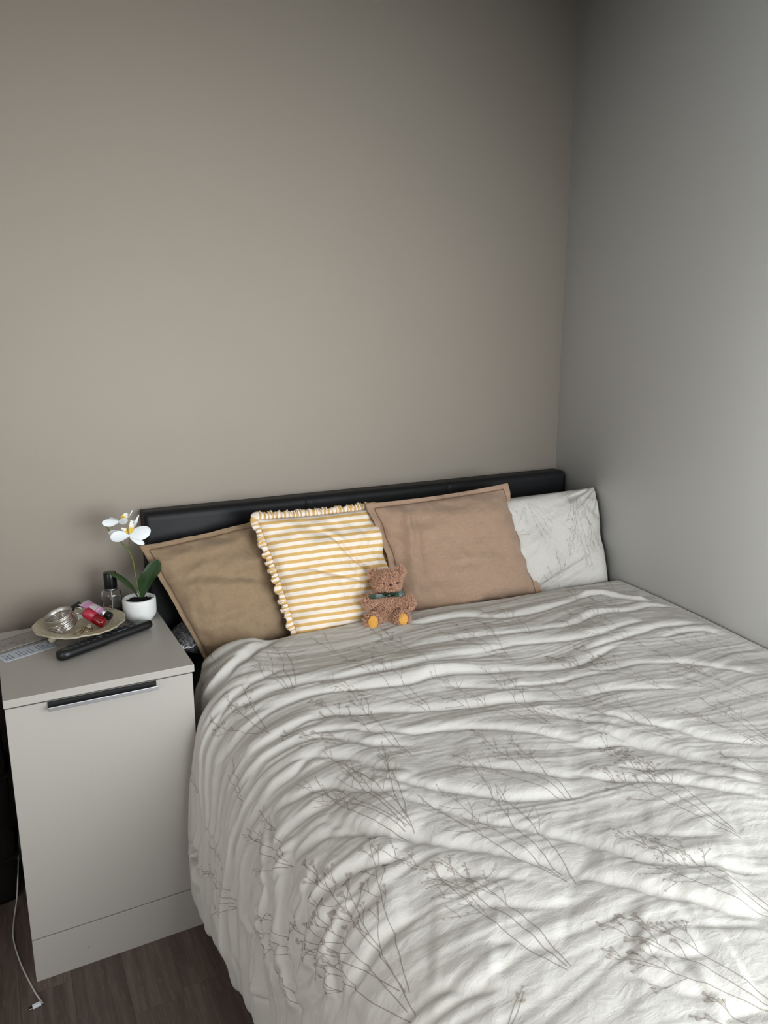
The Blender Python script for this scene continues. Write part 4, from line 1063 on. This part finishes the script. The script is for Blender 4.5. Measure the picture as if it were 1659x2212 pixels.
for zz in (.12, .34):
    pts = [(bx+.229*math.cos(a)*(abs(math.cos(a))**12+abs(math.sin(a))**12)**(-1/12), by+.074*math.sin(a)*(abs(math.cos(a))**12+abs(math.sin(a))**12)**(-1/12), zz) for a in np.linspace(0, 2*math.pi, 60)]
    tube('strap', pts, .004, bagm, bag, 6)

# ------------------------------------------------------------------ teddy bear (local metres: x right, -y to the room, z up)
BX, BY, BZ = -.851, -.350, .616
bear = thing('teddy_bear', 'small fluffy brown teddy bear with mustard foot pads and a green ribbon bow', 'teddy bear', (BX, BY, BZ), (math.radians(-8), 0, math.radians(-20)))
t = NT('bear_plush'); v = t.coords('Object'); n1 = t.noise(v, 60, 3)
plush = t.set(t.mix(n1, lin((142, 100, 80)), lin((186, 140, 116))), .95, 0, .1, Sheen_Weight=.3)
t = NT('bear_fur'); at_ = t.add('ShaderNodeAttribute', attribute_name='UVMap'); uvn = t.coords('UV'); sx_ = t.add('ShaderNodeSeparateXYZ'); t.link(uvn, sx_.inputs[0])
furc = t.mix(sx_.outputs[1], lin((150, 104, 80)), lin((238, 194, 162))); furc = t.mix(t.math('MULTIPLY', sx_.outputs[0], .55), furc, lin((206, 152, 124)))
fur_m = t.set(furc, .9, 0, .1, Sheen_Weight=.2)
blobs = [  # centre, radii, rotation
    ((.000, .002, .046), (.032, .026, .040), 0), ((.000, .000, .080), (.020, .019, .020), 0),
    ((.000, -.003, .122), (.034, .029, .029), 0), ((.006, -.024, .114), (.018, .015, .013), 0),
    ((-.033, .002, .144), (.011, .007, .012), .3), ((.035, .002, .146), (.011, .007, .012), -.3),
    ((-.030, -.006, .079), (.017, .013, .014), 0), ((-.045, -.012, .076), (.014, .013, .014), 0), ((-.053, -.018, .072), (.013, .013, .014), 0),
    ((.030, -.005, .074), (.016, .013, .014), 0), ((.045, -.010, .068), (.014, .013, .014), 0), ((.056, -.016, .064), (.013, .013, .015), 0),
    ((-.028, -.014, .022), (.018, .020, .018), 0), ((-.040, -.032, .023), (.016, .018, .018), 0), ((-.047, -.044, .025), (.018, .012, .022), 0),
    ((.022, -.014, .022), (.018, .020, .018), 0), ((.029, -.030, .025), (.016, .018, .018), 0), ((.033, -.042, .029), (.018, .012, .021), 0)]
bm = bmesh.new()
for c, r, a in blobs:
    vs = bmesh.ops.create_icosphere(bm, subdivisions=3, radius=1)['verts']
    for q in vs:
        x, y, z = q.co.x*r[0], q.co.y*r[1], q.co.z*r[2]; q.co = Vector((c[0]+x*math.cos(a)-z*math.sin(a), c[1]+y, c[2]+x*math.sin(a)+z*math.cos(a)))
me = bpy.data.meshes.new('bear_body'); bm.to_mesh(me); bm.free()
tmp = bpy.data.objects.new('bear_body', me); COL.objects.link(tmp)
rm = tmp.modifiers.new('r', 'REMESH'); rm.mode = 'VOXEL'; rm.voxel_size = .0022
sm = tmp.modifiers.new('s', 'SMOOTH'); sm.iterations = 6
dg = bpy.context.evaluated_depsgraph_get(); dg.update(); body_me = bpy.data.meshes.new_from_object(tmp.evaluated_get(dg)); bpy.data.objects.remove(tmp)
body_me.materials.clear(); body_me.materials.append(plush); body_me.polygons.foreach_set('use_smooth', np.ones(len(body_me.polygons), bool))
body = bpy.data.objects.new('body', body_me); COL.objects.link(body); body.parent = bear
# fur tufts: short curved locks growing from the skin
nv = len(body_me.polygons); cen = np.zeros(nv*3); nor = np.zeros(nv*3); ar = np.zeros(nv)
body_me.polygons.foreach_get('center', cen); body_me.polygons.foreach_get('normal', nor); body_me.polygons.foreach_get('area', ar)
cen = cen.reshape(-1, 3); nor = nor.reshape(-1, 3); NT_ = 11000
idx = RNG.choice(nv, NT_, p=ar/ar.sum())
pads = [((-.046, -.056, .026), (.0135, .0175)), ((.034, -.054, .030), (.0125, .0155))]
V = []; F = []; UVf = []
for i_ in idx:
    c = Vector(cen[i_])+Vector(RNG.normal(0, .0008, 3)); nr = Vector(nor[i_])
    skip = False
    for (pc_, pr_) in pads:
        if nr.y < -.3 and ((c.x-pc_[0])/pr_[0])**2+((c.z-pc_[2])/pr_[1])**2 < .85: skip = True
    if nr.y < -.3 and any((c-Vector(e)).length < .0042 for e in ((-.0115, -.028, .122), (.0215, -.026, .122), (.0055, -.039, .118))): skip = True
    if skip: continue
    face = c.z > .1 and nr.y < -.4 and abs(c.x-.005) < .02 and c.z < .135
    Ln = RNG.uniform(.010, .0155)*(.55 if face else 1.0)
    g = Vector((0, 0, -1)); side = nr.orthogonal().normalized(); side.rotate(Matrix.Rotation(RNG.uniform(0, 6.28), 3, nr))
    away = Vector((c.x-.004, 0, c.z-.116)).normalized() if c.z > .09 else Vector((0, 0, 0))
    d = (nr*(.45 if face else .62)+side*.5+g*.22+away*(.7 if face else .3)).normalized()
    curl = nr.cross(side)*RNG.uniform(-1.3, 1.3)-nr*.3
    r0 = RNG.uniform(.0006, .0011); b0 = len(V); shade = RNG.random(); seg = 5
    a0 = d.orthogonal().normalized(); b_ = d.cross(a0); p_ = c-nr*.0006
    for k in range(seg+1):
        f = k/seg; rr = r0*(1-f**1.8)*(.7+.6*math.sin(math.pi*min(f*1.2, 1)))+.00008
        q = p_
        for j in range(3):
            an = j*2.094; V.append(q+(a0*math.cos(an)+b_*math.sin(an))*rr); UVf.append((shade, f))
        p_ = p_+d*(Ln/seg); d = (d+curl*.32).normalized()
    for k in range(seg):
        for j in range(3): F.append((b0+k*3+j, b0+k*3+(j+1) % 3, b0+(k+1)*3+(j+1) % 3, b0+(k+1)*3+j))
fur = mesh_obj('fur', [tuple(q) for q in V], np.array(F), fur_m, bear, uvs=UVf); fur['kind'] = 'stuff'; fur['label'] = 'curly light brown fur tufts'
eye_m = plain('black_glass_eye', (12, 10, 10), .1); nose_m = plain('dark_brown_nose', (44, 26, 22), .45)
def ball(name, c, r, m, parent, sc=(1, 1, 1)):
    bm = bmesh.new(); bmesh.ops.create_uvsphere(bm, u_segments=20, v_segments=12, radius=r)
    for q in bm.verts: q.co = Vector((c[0]+q.co.x*sc[0], c[1]+q.co.y*sc[1], c[2]+q.co.z*sc[2]))
    return bm_obj(name, bm, m, parent)
ball('eye', (-.0115, -.0305, .1225), .0025, eye_m, bear); ball('eye', (.0225, -.0285, .1225), .0025, eye_m, bear)
ball('nose', (.0055, -.0405, .1190), .0038, nose_m, bear, (1.05, .8, .95))
tube('mouth', spline([(-.0005, -.0385, .1065), (.003, -.0402, .1085), (.0055, -.0405, .1110), (.0055, -.0410, .1145)], 5), .0005, nose_m, bear, 6)
tube('mouth', spline([(.0055, -.0405, .1110), (.0085, -.0400, .1085), (.0115, -.0383, .1068)], 5), .0005, nose_m, bear, 6)
t = NT('mustard_suede'); n1 = t.noise(t.coords('Object'), 120, 4); t.bump(n1, .5, .002); pad_m = t.set(t.mix(n1, lin((186, 128, 48)), lin((224, 170, 84))), .85, 0, .2, Sheen_Weight=.4)
for k, (c, r) in enumerate(pads):
    pd = ball('foot_pad', c, 1, pad_m, bear, (r[0], .0035, r[1])); pd['label'] = 'mustard suede foot pad'
    if k == 1:
        th_ = plain('pale_thread', (226, 196, 140), .8)
        for s_ in range(7):
            a = s_*.9; q0 = Vector((c[0]-.002+.0008*math.cos(a*3), c[1]-.0037, c[2]+.003)); L_ = .003+.002*math.sin(a*2)**2
            tube('stitching', [q0-Vector((math.cos(a)*L_, 0, math.sin(a)*L_)), q0+Vector((math.cos(a)*L_, 0, math.sin(a)*L_))], .0003, th_, pd, 5)
t = NT('green_satin_ribbon'); w = t.noise(t.coords('Object', (1, 1, 900)), 1, 2); t.bump(w, .2, .0003); rib = t.set(t.mix(w, lin((20, 44, 32)), lin((30, 60, 44))), .38, 0, .5)
bow = bpy.data.objects.new('bow', None); COL.objects.link(bow); bow.parent = bear
blade('ribbon_tail', [(-.006, -.030, .0905), (-.022, -.034, .0900), (-.036, -.036, .0895), (-.050, -.033, .0905)], [.0045, .0058, .0064, .0066, .0066], (0, 0, 1), rib, bow, cup=.05, k=7, thick=.0004)
blade('ribbon_tail', [(.007, -.030, .0910), (.020, -.034, .0920), (.030, -.035, .0930), (.042, -.031, .0945)], [.0045, .0060, .0072, .0078, .0070], (-.3, 0, 1), rib, bow, cup=.08, k=7, thick=.0004)
ball('ribbon_knot', (0, -.033, .091), .0062, rib, bow, (1.05, .6, .95))
blade('ribbon_loop', [(-.002, -.034, .094), (-.008, -.039, .099), (-.013, -.036, .094), (-.004, -.034, .088)], [.004, .0045, .005, .0045, .004], (0, 1, .3), rib, bow, cup=.1, k=7, thick=.0004)
blade('ribbon_loop', [(.002, -.034, .094), (.008, -.039, .099), (.013, -.036, .092), (.004, -.034, .088)], [.004, .0045, .005, .0045, .004], (0, 1, .3), rib, bow, cup=.1, k=7, thick=.0004)
tube('ribbon_collar', [(.0235*math.cos(a), -.002+.0235*math.sin(a)*1.25, .0925) for a in np.linspace(0, 2*math.pi, 40)], .0022, rib, bow, 6)
